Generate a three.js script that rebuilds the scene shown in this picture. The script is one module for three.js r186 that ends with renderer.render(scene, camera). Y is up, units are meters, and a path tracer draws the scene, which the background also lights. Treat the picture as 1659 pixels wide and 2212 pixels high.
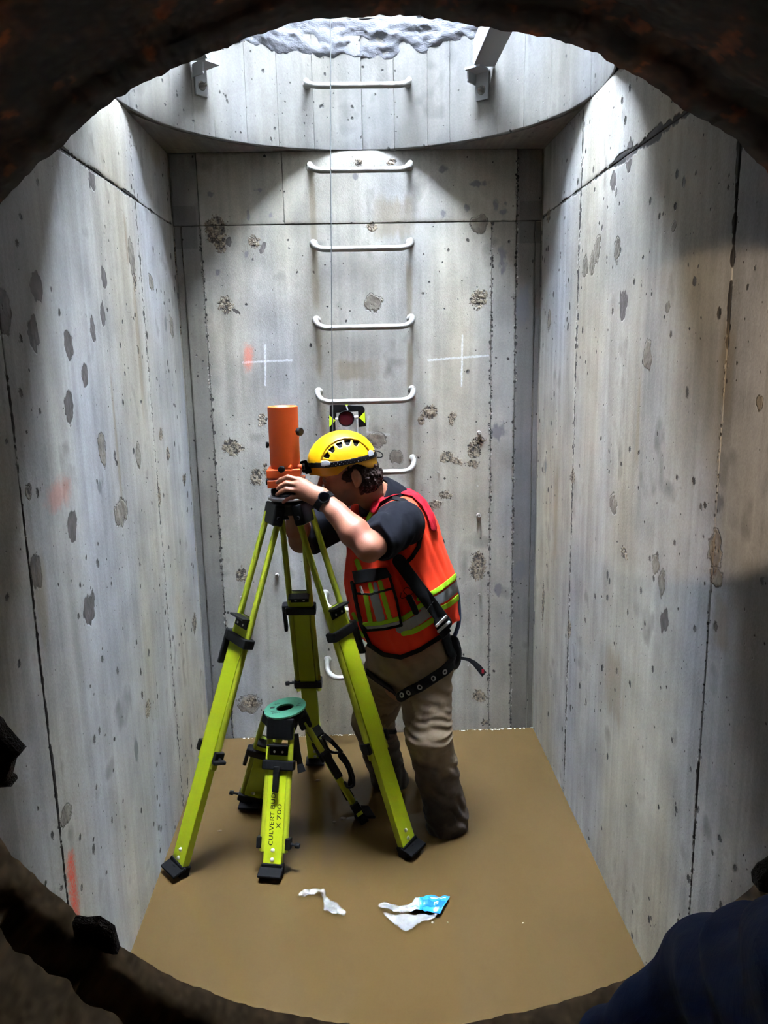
import * as THREE from 'three';
import { RoundedBoxGeometry } from 'three/addons/geometries/RoundedBoxGeometry.js';
import { mergeGeometries } from 'three/addons/utils/BufferGeometryUtils.js';

// ---------------------------------------------------------------- camera, sky, lamps, exposure
const scene = new THREE.Scene();
const EYE = [0, 2.02, 0];
const FOCAL = 1700, CX = 829.5, CY = 1106;
const unit = (v) => { const l = Math.hypot(...v); return v.map((x) => x / l); };
const cross = (a, b) => [a[1] * b[2] - a[2] * b[1], a[2] * b[0] - a[0] * b[2], a[0] * b[1] - a[1] * b[0]];
const dot = (a, b) => a[0] * b[0] + a[1] * b[1] + a[2] * b[2];
const add = (a, b, k = 1) => [a[0] + b[0] * k, a[1] + b[1] * k, a[2] + b[2] * k];
const sub = (a, b) => [a[0] - b[0], a[1] - b[1], a[2] - b[2]];
const mixv = (a, b, t) => [a[0] + (b[0] - a[0]) * t, a[1] + (b[1] - a[1]) * t, a[2] + (b[2] - a[2]) * t];
// the lens: world axes seen in camera axes, from the two vanishing points of the shaft
const camRay = (px, py) => [(px - CX) / FOCAL, -(py - CY) / FOCAL, -1];
const inward = unit(camRay(765, 755));
let down = camRay(1000, 9300); down = unit(add(down, inward, -dot(down, inward)));
const upC = down.map((x) => -x), rightC = cross(inward, upC), backC = inward.map((x) => -x);
const camera = new THREE.PerspectiveCamera(2 * Math.atan(CY / FOCAL) * 180 / Math.PI, 1659 / 2212, 0.02, 60);
camera.position.set(...EYE);
camera.quaternion.setFromRotationMatrix(new THREE.Matrix4().set(rightC[0], rightC[1], rightC[2], 0, upC[0], upC[1], upC[2], 0, backC[0], backC[1], backC[2], 0, 0, 0, 0, 1));
scene.add(camera);
const dirOf = (px, py) => { const c = camRay(px, py); return [dot(rightC, c), dot(upC, c), dot(backC, c)]; };
const along = (px, py, k) => add(EYE, dirOf(px, py), k);
const at = (px, py, z) => { const d = dirOf(px, py); return add(EYE, d, z / d[2]); };           // on the plane z
const atX = (px, py, x) => { const d = dirOf(px, py); return add(EYE, d, x / d[0]); };          // on a side wall
const atY = (px, py, y) => { const d = dirOf(px, py); return add(EYE, d, (y - EYE[1]) / d[1]); }; // on a level plane
const toPixel = (p) => {
  const x = p[0] - EYE[0], y = p[1] - EYE[1], z = p[2] - EYE[2];
  const c0 = rightC[0] * x + upC[0] * y + backC[0] * z, c1 = rightC[1] * x + upC[1] * y + backC[1] * z, c2 = rightC[2] * x + upC[2] * y + backC[2] * z;
  return [CX + FOCAL * c0 / -c2, CY - FOCAL * c1 / -c2];
};

scene.background = new THREE.Color(0.84, 0.96, 1.15);      // bright overcast sky, seen only through the round opening
scene.backgroundIntensity = 400;
const HEADLAMP = { at: [0.03, 2.12, 0.07], target: atX(1505, 905, 0.908), color: 0xffe6c8, candela: 18, angle: 0.192 };

const renderer = new THREE.WebGLRenderer({ antialias: true });
renderer.toneMapping = THREE.LinearToneMapping;
renderer.toneMappingExposure = 1.0;
renderer.shadowMap.enabled = true;

// ---------------------------------------------------------------- the shaft: main sizes
const XL = -0.83, XR = 0.908, ZB = -3.9, ZF = -1.0, YTOP = 2.92, FLOOR = -0.22;
const JOINT = 2.6;                                   // pour joint around the walls
const RC = [(XL + XR) / 2, ZB + (XR - XL) / 2 + 0.004], RR = (XR - XL) / 2 + 0.004;   // round riser
const ADDED_HATCH = [0.04, -2.86, 0.45, 0.84];                     // opening in a slab added to steer skylight: x, z, half depth, half width
const RIM = 5.7;                                    // top of the riser

// ---------------------------------------------------------------- names and labels
const used = new Map();
const numbered = (n) => { const k = used.get(n) ?? 0; used.set(n, k + 1); return k ? `${n}_${String(k).padStart(3, '0')}` : n; };
function tag(o, label, category, group) { o.userData.label = label; o.userData.category = category; if (group) o.userData.group = group; return o; }
function thing(name, label, category, p = [0, 0, 0], group) {
  const g = new THREE.Group(); g.name = numbered(name); g.position.set(...p); scene.add(g);
  return tag(g, label, category, group);
}
function shadow(o) { o.castShadow = true; o.receiveShadow = true; return o; }
function mesh(name, geo, mat, parent, p, q) {
  const m = shadow(new THREE.Mesh(Array.isArray(geo) ? merge(geo) : geo, mat));
  m.name = parent === scene ? numbered(name) : name;
  if (p) m.position.set(...p);
  if (q) m.quaternion.copy(q);
  parent.add(m); return m;
}
function part(name, geo, mat, parent, label) {       // geometry given in world coordinates
  const m = mesh(name, geo, mat, parent);
  const o = worldPos(parent);
  m.geometry = m.geometry.clone().translate(-o[0], -o[1], -o[2]);
  if (label) m.userData.label = label;
  return m;
}
function worldPos(o) { const p = [0, 0, 0]; for (let n = o; n && n !== scene; n = n.parent) { p[0] += n.position.x; p[1] += n.position.y; p[2] += n.position.z; } return p; }
function structure(o) { o.userData.kind = 'structure'; return o; }
function structGroup(name) { const g = new THREE.Group(); g.name = name; scene.add(g); return structure(g); }
function merge(list) { return mergeGeometries(list.map((g) => { const n = g.index ? g.toNonIndexed() : g; for (const k of Object.keys(n.attributes)) if (!['position', 'normal', 'uv'].includes(k)) n.deleteAttribute(k); return n; })); }

// ---------------------------------------------------------------- chance and noise
function rng(seed) { let a = seed >>> 0; return () => { a = (a + 0x6d2b79f5) | 0; let t = Math.imul(a ^ (a >>> 15), 1 | a); t = (t + Math.imul(t ^ (t >>> 7), 61 | t)) ^ t; return ((t ^ (t >>> 14)) >>> 0) / 4294967296; }; }
const TABLE = new Float32Array(65536); { const r = rng(77); for (let i = 0; i < 65536; i++) TABLE[i] = r() * 2 - 1; }
const cell3 = (x, y, z) => TABLE[(Math.imul(x, 374761393) ^ Math.imul(y, 668265263) ^ Math.imul(z, 2147483647 - 1274126177)) >>> 7 & 65535];
const fade = (t) => t * t * (3 - 2 * t);
function noise2(x, y) {
  const i = Math.floor(x), j = Math.floor(y), u = fade(x - i), v = fade(y - j);
  const a = cell3(i, j, 0), b = cell3(i + 1, j, 0), c = cell3(i, j + 1, 0), d = cell3(i + 1, j + 1, 0);
  return a + (b - a) * u + (c + (d - c) * u - a - (b - a) * u) * v;
}
function noise3(x, y, z) {
  const i = Math.floor(x), j = Math.floor(y), k = Math.floor(z), u = fade(x - i), v = fade(y - j), w = fade(z - k);
  const L = (kk) => { const a = cell3(i, j, kk), b = cell3(i + 1, j, kk), c = cell3(i, j + 1, kk), d = cell3(i + 1, j + 1, kk); return a + (b - a) * u + (c + (d - c) * u - a - (b - a) * u) * v; };
  const p = L(k); return p + (L(k + 1) - p) * w;
}
const fbm2 = (x, y, n = 4) => { let s = 0, a = 0.55; for (let i = 0; i < n; i++) { s += a * noise2(x, y); x = x * 2.03 + 17.1; y = y * 2.03 - 9.7; a *= 0.5; } return s; };
const fbm3 = (x, y, z, n = 3) => { let s = 0, a = 0.55; for (let i = 0; i < n; i++) { s += a * noise3(x, y, z); x = x * 2.03 + 17.1; y = y * 2.03 - 9.7; z = z * 2.03 + 5.3; a *= 0.5; } return s; };
const clamp = (x, a = 0, b = 1) => Math.min(b, Math.max(a, x));
const step = (a, b, x) => { const t = clamp((x - a) / (b - a)); return t * t * (3 - 2 * t); };

// ---------------------------------------------------------------- plain shapes in world coordinates
const V = (p) => new THREE.Vector3(...p);
function frame(x, y, z) { return new THREE.Matrix4().makeBasis(V(x), V(y), V(z)); }
function boxAt(c, size, axes, r = 0.003) {            // rounded box with its own axes
  const g = new RoundedBoxGeometry(size[0], size[1], size[2], 2, Math.min(r, Math.min(...size) * 0.45));
  if (axes) g.applyMatrix4(frame(...axes));
  return g.translate(...c);
}
function lathe(pts, c, axis = [0, 1, 0], seg = 40) {  // pts: [radius, height along the axis]
  const g = new THREE.LatheGeometry(pts.map((p) => new THREE.Vector2(Math.max(p[0], 1e-5), p[1])), seg);
  g.applyQuaternion(new THREE.Quaternion().setFromUnitVectors(V([0, 1, 0]), V(unit(axis))));
  return g.translate(...c);
}
function rod(a, b, r, r2 = r, seg = 16) {             // capped rod with small chamfers
  const l = Math.hypot(...sub(b, a)), e = Math.min(r, r2) * 0.15;
  return lathe([[0, 0], [r - e, 0], [r, e], [r2, l - e], [r2 - e, l], [0, l]], a, sub(b, a), seg);
}
function tube(pts, r, n = 64, seg = 10, closed = false, tension = 0.5) {
  const c = new THREE.CatmullRomCurve3(pts.map(V), closed, 'catmullrom', tension);
  const list = [new THREE.TubeGeometry(c, n, r, seg, closed)];
  if (!closed) for (const e of [pts[0], pts[pts.length - 1]]) list.push(new THREE.SphereGeometry(r, seg, 6).translate(...e));
  return merge(list);
}
function ribbon(pts, normals, w, t) {                 // a flat strap along points, lying square to the given normals
  const pos = [], idx = [];
  pts.forEach((p, i) => {
    const d = unit(sub(pts[Math.min(i + 1, pts.length - 1)], pts[Math.max(i - 1, 0)])), n = unit(normals[i] ?? normals[0]), s = unit(cross(d, n)), ww = Array.isArray(w) ? w[i] : w;
    for (const [a, b] of [[-1, -1], [1, -1], [1, 1], [-1, 1]]) pos.push(...add(add(p, s, a * ww / 2), n, b * t / 2));
    if (i) for (let k = 0; k < 4; k++) { const a = (i - 1) * 4 + k, b = (i - 1) * 4 + (k + 1) % 4; idx.push(a, b, b + 4, a, b + 4, a + 4); }
  });
  const e = (pts.length - 1) * 4; idx.push(0, 2, 1, 0, 3, 2, e, e + 1, e + 2, e, e + 2, e + 3);
  let g = new THREE.BufferGeometry(); g.setAttribute('position', new THREE.Float32BufferAttribute(pos, 3)); g.setIndex(idx); g = g.toNonIndexed(); g.computeVertexNormals();
  g.setAttribute('uv', new THREE.Float32BufferAttribute(new Float32Array(g.attributes.position.count * 2), 2));
  return g;
}

// ---------------------------------------------------------------- smooth solids: surface nets over a distance field
function solid(lo, hi, cell, f, color) {
  const n = [0, 1, 2].map((k) => Math.max(2, Math.ceil((hi[k] - lo[k]) / cell) + 1)), [nx, ny, nz] = n, F = new Float32Array(nx * ny * nz), p = [0, 0, 0];
  for (let k = 0, o = 0; k < nz; k++) for (let j = 0; j < ny; j++) for (let i = 0; i < nx; i++, o++) {
    p[0] = lo[0] + i * cell; p[1] = lo[1] + j * cell; p[2] = lo[2] + k * cell;
    let v = f(p);
    if (i === 0 || j === 0 || k === 0 || i === nx - 1 || j === ny - 1 || k === nz - 1) v = Math.max(v, cell * 0.5);
    F[o] = v;
  }
  const vert = new Int32Array(nx * ny * nz).fill(-1), pos = [], S = [1, nx, nx * ny];
  for (let k = 0; k < nz - 1; k++) for (let j = 0; j < ny - 1; j++) for (let i = 0; i < nx - 1; i++) {
    const o = i + j * nx + k * nx * ny; let cnt = 0, x = 0, y = 0, z = 0, neg = 0;
    for (let c = 0; c < 8; c++) if (F[o + (c & 1) + (c >> 1 & 1) * nx + (c >> 2) * S[2]] < 0) neg++;
    if (neg === 0 || neg === 8) continue;
    for (let e = 0; e < 3; e++) for (let c = 0; c < 8; c++) {
      if (c >> e & 1) continue;
      const a = F[o + (c & 1) + (c >> 1 & 1) * nx + (c >> 2) * S[2]], d = c | 1 << e, b = F[o + (d & 1) + (d >> 1 & 1) * nx + (d >> 2) * S[2]];
      if ((a < 0) === (b < 0)) continue;
      const t = a / (a - b); cnt++;
      x += (c & 1) + (e === 0 ? t : 0); y += (c >> 1 & 1) + (e === 1 ? t : 0); z += (c >> 2) + (e === 2 ? t : 0);
    }
    vert[o] = pos.length / 3; pos.push(lo[0] + (i + x / cnt) * cell, lo[1] + (j + y / cnt) * cell, lo[2] + (k + z / cnt) * cell);
  }
  const idx = [];
  for (let k = 1; k < nz - 1; k++) for (let j = 1; j < ny - 1; j++) for (let i = 1; i < nx - 1; i++) {
    const o = i + j * nx + k * nx * ny;
    for (let e = 0; e < 3; e++) {
      const a = F[o], b = F[o + S[e]]; if ((a < 0) === (b < 0)) continue;
      const u = S[(e + 1) % 3], w = S[(e + 2) % 3], q = [vert[o], vert[o - u], vert[o - u - w], vert[o - w]];
      if (q.some((v) => v < 0)) continue;
      if (a < 0) idx.push(q[0], q[1], q[2], q[0], q[2], q[3]); else idx.push(q[0], q[2], q[1], q[0], q[3], q[2]);
    }
  }
  const nor = new Float32Array(pos.length), h = cell * 0.6, cols = color ? new Float32Array(pos.length) : null;
  for (let v = 0; v < pos.length; v += 3) {
    const g = [0, 0, 0];
    for (let e = 0; e < 3; e++) { p[0] = pos[v]; p[1] = pos[v + 1]; p[2] = pos[v + 2]; p[e] += h; const a = f(p); p[e] -= 2 * h; g[e] = a - f(p); }
    const l = Math.hypot(...g) || 1; nor[v] = g[0] / l; nor[v + 1] = g[1] / l; nor[v + 2] = g[2] / l;
    if (cols) { const c = color([pos[v], pos[v + 1], pos[v + 2]]); cols.set(c, v); }
  }
  const g = new THREE.BufferGeometry();
  g.setAttribute('position', new THREE.Float32BufferAttribute(pos, 3)); g.setAttribute('normal', new THREE.Float32BufferAttribute(nor, 3));
  const uv = new Float32Array(pos.length / 3 * 2); for (let v = 0; v < pos.length / 3; v++) { uv[v * 2] = pos[v * 3] + pos[v * 3 + 2] * 0.7; uv[v * 2 + 1] = pos[v * 3 + 1] + pos[v * 3 + 2] * 0.3; }
  g.setAttribute('uv', new THREE.Float32BufferAttribute(uv, 2));
  if (cols) g.setAttribute('color', new THREE.Float32BufferAttribute(cols, 3));
  g.setIndex(idx);
  return g;
}
const smin = (a, b, k) => { const h = clamp(0.5 + 0.5 * (b - a) / k); return b + (a - b) * h - k * h * (1 - h); };
const smax = (a, b, k) => -smin(-a, -b, k);
function cone(p, a, b, ra, rb) {                      // round cone: a limb between two joints
  const bx = b[0] - a[0], by = b[1] - a[1], bz = b[2] - a[2], px = p[0] - a[0], py = p[1] - a[1], pz = p[2] - a[2];
  const t = clamp((px * bx + py * by + pz * bz) / (bx * bx + by * by + bz * bz));
  return Math.hypot(px - bx * t, py - by * t, pz - bz * t) - (ra + (rb - ra) * t);
}
function ball(p, c, r) { const x = (p[0] - c[0]) / r[0], y = (p[1] - c[1]) / r[1], z = (p[2] - c[2]) / r[2], k = Math.hypot(x, y, z), m = Math.hypot(x / r[0], y / r[1], z / r[2]) || 1; return k * (k - 1) / m; }
// regions outlined on the picture, measured in pixels: negative inside
function inPoly(q, pts) {
  let d = 1e9, s = 1;
  for (let i = 0, j = pts.length - 1; i < pts.length; j = i++) {
    const ex = pts[j][0] - pts[i][0], ey = pts[j][1] - pts[i][1], wx = q[0] - pts[i][0], wy = q[1] - pts[i][1], t = clamp((wx * ex + wy * ey) / (ex * ex + ey * ey));
    d = Math.min(d, Math.hypot(wx - ex * t, wy - ey * t));
    const c1 = q[1] >= pts[i][1], c2 = q[1] < pts[j][1], c3 = ex * wy > ey * wx;
    if ((c1 && c2 && c3) || (!c1 && !c2 && !c3)) s = -s;
  }
  return s * d;
}
function inStroke(q, pts, hw) {
  let d = 1e9;
  for (let i = 1; i < pts.length; i++) {
    const a = pts[i - 1], b = pts[i], ex = b[0] - a[0], ey = b[1] - a[1], wx = q[0] - a[0], wy = q[1] - a[1], t = clamp((wx * ex + wy * ey) / (ex * ex + ey * ey || 1));
    d = Math.min(d, Math.hypot(wx - ex * t, wy - ey * t));
  }
  return d - hw;
}

// ---------------------------------------------------------------- materials
const std = (o) => new THREE.MeshStandardMaterial(o);
const phys = (o) => new THREE.MeshPhysicalMaterial(o);
function dataTex(bytes, w, h, srgb) {
  const t = new THREE.DataTexture(bytes, w, h, THREE.RGBAFormat, THREE.UnsignedByteType);
  t.magFilter = THREE.LinearFilter; t.minFilter = THREE.LinearMipmapLinearFilter; t.generateMipmaps = true; t.wrapS = t.wrapT = THREE.RepeatWrapping;
  if (srgb) t.colorSpace = THREE.SRGBColorSpace; t.needsUpdate = true; return t;
}
function grain(seed, w, f) {                          // small tile of grey values 0..1 for bump or tint
  const d = new Uint8Array(w * w * 4);
  for (let j = 0; j < w; j++) for (let i = 0; i < w; i++) { const v = clamp(f(i / w, j / w)) * 255, o = (j * w + i) * 4; d[o] = d[o + 1] = d[o + 2] = v; d[o + 3] = 255; }
  return dataTex(d, w, w, false);
}
const tiled = (t, rx, ry = rx) => { const c = t.clone(); c.repeat.set(rx, ry); c.needsUpdate = true; return c; };
const wrapNoise = (u, v, n, s) => {                   // tileable noise
  const f = (x, y) => noise2(x + s * 31.7, y + s * 11.3);
  const x = u * n, y = v * n, a = u, b = v;
  return (f(x, y) * (1 - a) + f(x - n, y) * a) * (1 - b) + (f(x, y - n) * (1 - a) + f(x - n, y - n) * a) * b;
};
const GRAIN = grain(3, 256, (u, v) => 0.5 + 0.3 * wrapNoise(u, v, 40, 1) + 0.25 * wrapNoise(u, v, 90, 2) + 0.25 * wrapNoise(u, v, 9, 3));
const WEAVE = grain(4, 128, (u, v) => 0.5 + 0.22 * Math.sin(u * Math.PI * 2 * 32) * Math.sin(v * Math.PI * 2 * 32) + 0.3 * wrapNoise(u, v, 20, 5));
const BRUSH = grain(6, 256, (u, v) => 0.55 + 0.4 * wrapNoise(u, v, 12, 7) + 0.25 * wrapNoise(u, v, 60, 8));

// concrete: colour and relief of one cast surface, s across and t up in metres
function concrete(seed, s0, s1, t0, t1, W, H, o) {
  const kb = (o.base ?? [178])[0] / 186, r = rng(seed), C = new Float32Array(W * H * 3), B = new Float32Array(W * H), ds = (s1 - s0) / W, dt = (t1 - t0) / H, base = o.base ?? [178, 172, 160], q = seed * 13.7;
  for (let j = 0; j < H; j++) {
    const t = t0 + (j + 0.5) * dt;
    for (let i = 0; i < W; i++) {
      const s = s0 + (i + 0.5) * ds, k = j * W + i;
      const cloud = fbm2(s * 1.7 + q, t * 1.1 - q, 4), drip = noise2(s * 26 + q, t * 1.6) * 0.6 + noise2(s * 70 - q, t * 3.1) * 0.5, blot = fbm2(s * 9 - q, t * 7 + q, 3), fine = noise2(s * 240 + q, t * 170) * 0.5 + noise2(s * 430, t * 430 - q) * 0.5;
      const warm = fbm2(s * 2.3 - 40 + q, t * 0.8 + 12, 3);
      let v = 1 + 0.15 * cloud + 0.085 * drip + 0.12 * blot + 0.07 * fine;
      if (blot > 0.42) v *= 1 - (blot - 0.42) * 0.8;
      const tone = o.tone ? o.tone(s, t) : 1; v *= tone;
      const w = clamp(warm * 1.2, -0.5, 1);
      C[k * 3] = base[0] * v * (1 + 0.05 * w); C[k * 3 + 1] = base[1] * v * (1 + 0.005 * w); C[k * 3 + 2] = base[2] * v * (1 - 0.11 * w);
      B[k] = 0.6 + 0.035 * fine + 0.05 * blot + 0.05 * drip * 0.5 + 0.06 * cloud;
    }
  }
  const paintDisc = (s, t, rs, rt, f) => {
    const i0 = Math.max(0, Math.floor((s - rs - s0) / ds)), i1 = Math.min(W - 1, Math.ceil((s + rs - s0) / ds)), j0 = Math.max(0, Math.floor((t - rt - t0) / dt)), j1 = Math.min(H - 1, Math.ceil((t + rt - t0) / dt));
    for (let j = j0; j <= j1; j++) for (let i = i0; i <= i1; i++) f(j * W + i, s0 + (i + 0.5) * ds, t0 + (j + 0.5) * dt);
  };
  const dye = (k, c, a, m) => { for (let n = 0; n < 3; n++) C[k * 3 + n] += (c[n] * m - C[k * 3 + n]) * a; }, tint = (k, c, a) => dye(k, c, a, kb);
  // board seams with honeycombed edges
  for (const m of o.seams ?? []) {                    // [s, t0, t1, strength] upright
    for (let y = m[1]; y < m[2]; y += 0.008) {
      const wob = 0.004 * fbm2(y * 9, m[0] * 50, 3), n = Math.floor(r() * 3.2 * m[3]);
      for (let c = 0; c < n; c++) {
        const rr = 0.0016 + r() * r() * 0.0055 * m[3], s = m[0] + wob + (r() - 0.5) * (m[4] ?? 0.014), pale = r() < 0.58, y2 = y + r() * 0.01;
        paintDisc(s, y2, rr * 1.3, rr * 1.6, (k, a, b) => { const d = Math.hypot((a - s) / rr, (b - y2) / rr / 1.2); if (d < 1) { tint(k, pale ? [204, 198, 186] : [50, 47, 42], pale ? 0.7 : 0.9); B[k] += pale ? 0.22 : -0.42; } });
      }
    }
  }
  // open cracks along the pour joints
  for (const [a0, b0, a1, b1, w] of o.cracks ?? []) {
    const len = Math.hypot(a1 - a0, b1 - b0), ux = (a1 - a0) / len, uy = (b1 - b0) / len;
    for (let y = 0; y < len; y += 0.0012) {
      const wob = 0.006 * fbm2(y * 6 + a0 * 9, b0 * 7, 4), ww = w * (0.55 + 0.9 * fbm2(y * 14, a0 * 30 + b0, 3) + 0.4 * noise2(y * 90, a0)); if (ww < 0.0004) continue;
      const s = a0 + ux * y - uy * wob, t = b0 + uy * y + ux * wob;
      paintDisc(s, t, ww, ww, (k, a, b) => { const d = Math.hypot(a - s, b - t) / ww; if (d < 1) { tint(k, [40, 37, 33], 0.5 * (1.2 - d)); B[k] -= 0.06; } });
    }
  }
  // bug holes
  const area = (s1 - s0) * (t1 - t0);
  for (let c = 0; c < area * (o.holes ?? 95); c++) {
    const s = s0 + r() * (s1 - s0), t = t0 + r() * (t1 - t0); if (fbm2(s * 3 + q, t * 2.2, 2) < -0.08 && r() < 0.75) continue;
    const rr = 0.0014 + Math.pow(r(), 5) * (o.pit ?? 0.005), el = 0.7 + r() * 0.9, ro = (r() - 0.5) * 1.2, a0 = r();
    paintDisc(s, t, rr * 2, rr * 2, (k, a, b) => { const x = (a - s) * Math.cos(ro) + (b - t) * Math.sin(ro), y = -(a - s) * Math.sin(ro) + (b - t) * Math.cos(ro), d = Math.hypot(x / rr, y / rr / el) + 0.3 * noise2(a * 500, b * 500); if (d < 1) { tint(k, [38, 35, 31], 0.55 + 0.4 * a0); B[k] -= 0.5 * Math.sqrt(1 - d * 0.9); } });
  }
  // repaired and broken spots
  for (const [s, t, rs, rt, type, rot = 0] of o.spots ?? []) {
    const h = r() * 100, m = Math.max(rs, rt) * 1.7;
    paintDisc(s, t, m, m, (k, a, b) => {
      const x = (a - s) * Math.cos(rot) + (b - t) * Math.sin(rot), y = -(a - s) * Math.sin(rot) + (b - t) * Math.cos(rot);
      const f = 1 / Math.sqrt(rs * rt), d = Math.hypot(x / rs, y / rt) - 0.45 * fbm2(a * f * 1.3 + h, b * f * 1.3 - h, 4) - (type === 'rough' ? 0.22 * noise2(a * 190, b * 190 + h) : 0.1 * noise2(a * 120, b * 70 + h));
      if (type === 'dark') {
        if (d < 0.95) { const g = fbm2(a * 60 + h, b * 40, 3), e = d > 0.82 ? 0.8 : 1; tint(k, [88 * e + g * 26, 81 * e + g * 24, 76 * e + g * 22], step(0.95, 0.87, d) * 0.93); B[k] += -0.16 + 0.3 * g * 0.5; }
      } else if (type === 'rough') {
        if (d < 0.95) { const g = fbm2(a * 85 + h, b * 85, 3), g2 = noise2(a * 210, b * 210 + h), e = step(0.95, 0.8, d); const v = 1 + 0.55 * g + 0.3 * g2; tint(k, [134 * v, 119 * v, 97 * v], e * 0.85); if (g2 + g > 0.8) tint(k, [188, 176, 156], 0.45); if (g < -0.24) tint(k, [52, 45, 38], 0.75); B[k] += e * (0.1 + 0.75 * g + 0.3 * g2); }
      } else if (type === 'patch') {
        if (d < 0.95) { const g = fbm2(a * 40 + h, b * 40, 4); tint(k, [126 + g * 40, 116 + g * 38, 100 + g * 36], step(0.95, 0.88, d) * 0.85); B[k] += 0.1 + 0.4 * g - (d > 0.85 ? 0.35 : 0); } else if (d < 1.02) { tint(k, [70, 64, 56], 0.6); B[k] -= 0.3; }
      } else if (type === 'smudge') {
        const g = fbm2(a * 55 + h, b * 22, 3); if (d + g * 0.5 < 0.9) tint(k, [104, 104, 108], step(0.9, 0.35, d + g * 0.5) * 0.7);
      } else if (type === 'stain_shade') {
        const g = fbm2(a * 45 + h, b * 6, 4), e = step(1, 0.15, Math.abs(x) / rs + 0.35 * g) * step(1.0, 0.5, Math.abs(y) / rt + 0.3 * g); if (e > 0) tint(k, [138, 118, 86], e * 0.42);
      } else if (type === 'orange' || type === 'pink') {
        const g = fbm2(a * 30 + h, b * 30, 4) + 0.35 * noise2(a * 300, b * 300), e = step(1, 0.3, Math.hypot(x / rs, y / rt) + 0.35 * g); if (e > 0) dye(k, [206, 84, 58], e * (type === 'orange' ? 0.5 : 0.25), 1);
      }
    });
  }
  // sprayed or chalked strokes: [s0, t0, s1, t1, width, colour, strength]
  for (const [a0, b0, a1, b1, w, col, str, soft = 0.4] of o.strokes ?? []) {
    const ex = a1 - a0, ey = b1 - b0, l2 = ex * ex + ey * ey;
    paintDisc((a0 + a1) / 2, (b0 + b1) / 2, Math.abs(ex) / 2 + w * 2, Math.abs(ey) / 2 + w * 2, (k, a, b) => {
      const t = clamp(((a - a0) * ex + (b - b0) * ey) / l2), d = Math.hypot(a - a0 - ex * t, b - b0 - ey * t) / w + 0.25 * noise2(a * 160, b * 160), g = 0.75 + 0.4 * noise2(a * 260, b * 260);
      const e = step(1, soft, d) * g; if (e > 0) dye(k, col, clamp(e * str), 0.86);
    });
  }
  const cb = new Uint8Array(W * H * 4), bb = new Uint8Array(W * H * 4);
  for (let k = 0; k < W * H; k++) { for (let n = 0; n < 3; n++) { cb[k * 4 + n] = clamp(C[k * 3 + n], 8, 250); bb[k * 4 + n] = clamp(B[k]) * 255; } cb[k * 4 + 3] = bb[k * 4 + 3] = 255; }
  return std({ map: dataTex(cb, W, H, true), bumpMap: dataTex(bb, W, H, false), bumpScale: o.relief ?? 0.009, roughness: 0.86, metalness: 0 });
}

// ---------------------------------------------------------------- spots on the walls, taken off the photograph
const onBack = ([px, py, rx, ry, type, rot]) => { const c = at(px, py, ZB), e = at(px + rx, py, ZB), g = at(px, py + ry, ZB); return [c[0], c[1], Math.abs(e[0] - c[0]), Math.abs(g[1] - c[1]), type, rot ? -rot : 0]; };
const onSide = (X) => ([px, py, rx, ry, type, rot]) => { const c = atX(px, py, X), e = atX(px + rx, py, X), g = atX(px, py + ry, X); return [-c[2], c[1], Math.abs(e[2] - c[2]), Math.abs(g[1] - c[1]), type, rot ?? 0]; };
const strokeBack = ([x0, y0, x1, y1, w, ...more]) => { const a = at(x0, y0, ZB), b = at(x1, y1, ZB); return [a[0], a[1], b[0], b[1], w, ...more]; };
const strokeSide = (X) => ([x0, y0, x1, y1, w, ...more]) => { const a = atX(x0, y0, X), b = atX(x1, y1, X); return [-a[2], a[1], -b[2], b[1], w, ...more]; };
const WHITE = [238, 240, 244], ORANGE = [236, 78, 42];
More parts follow.
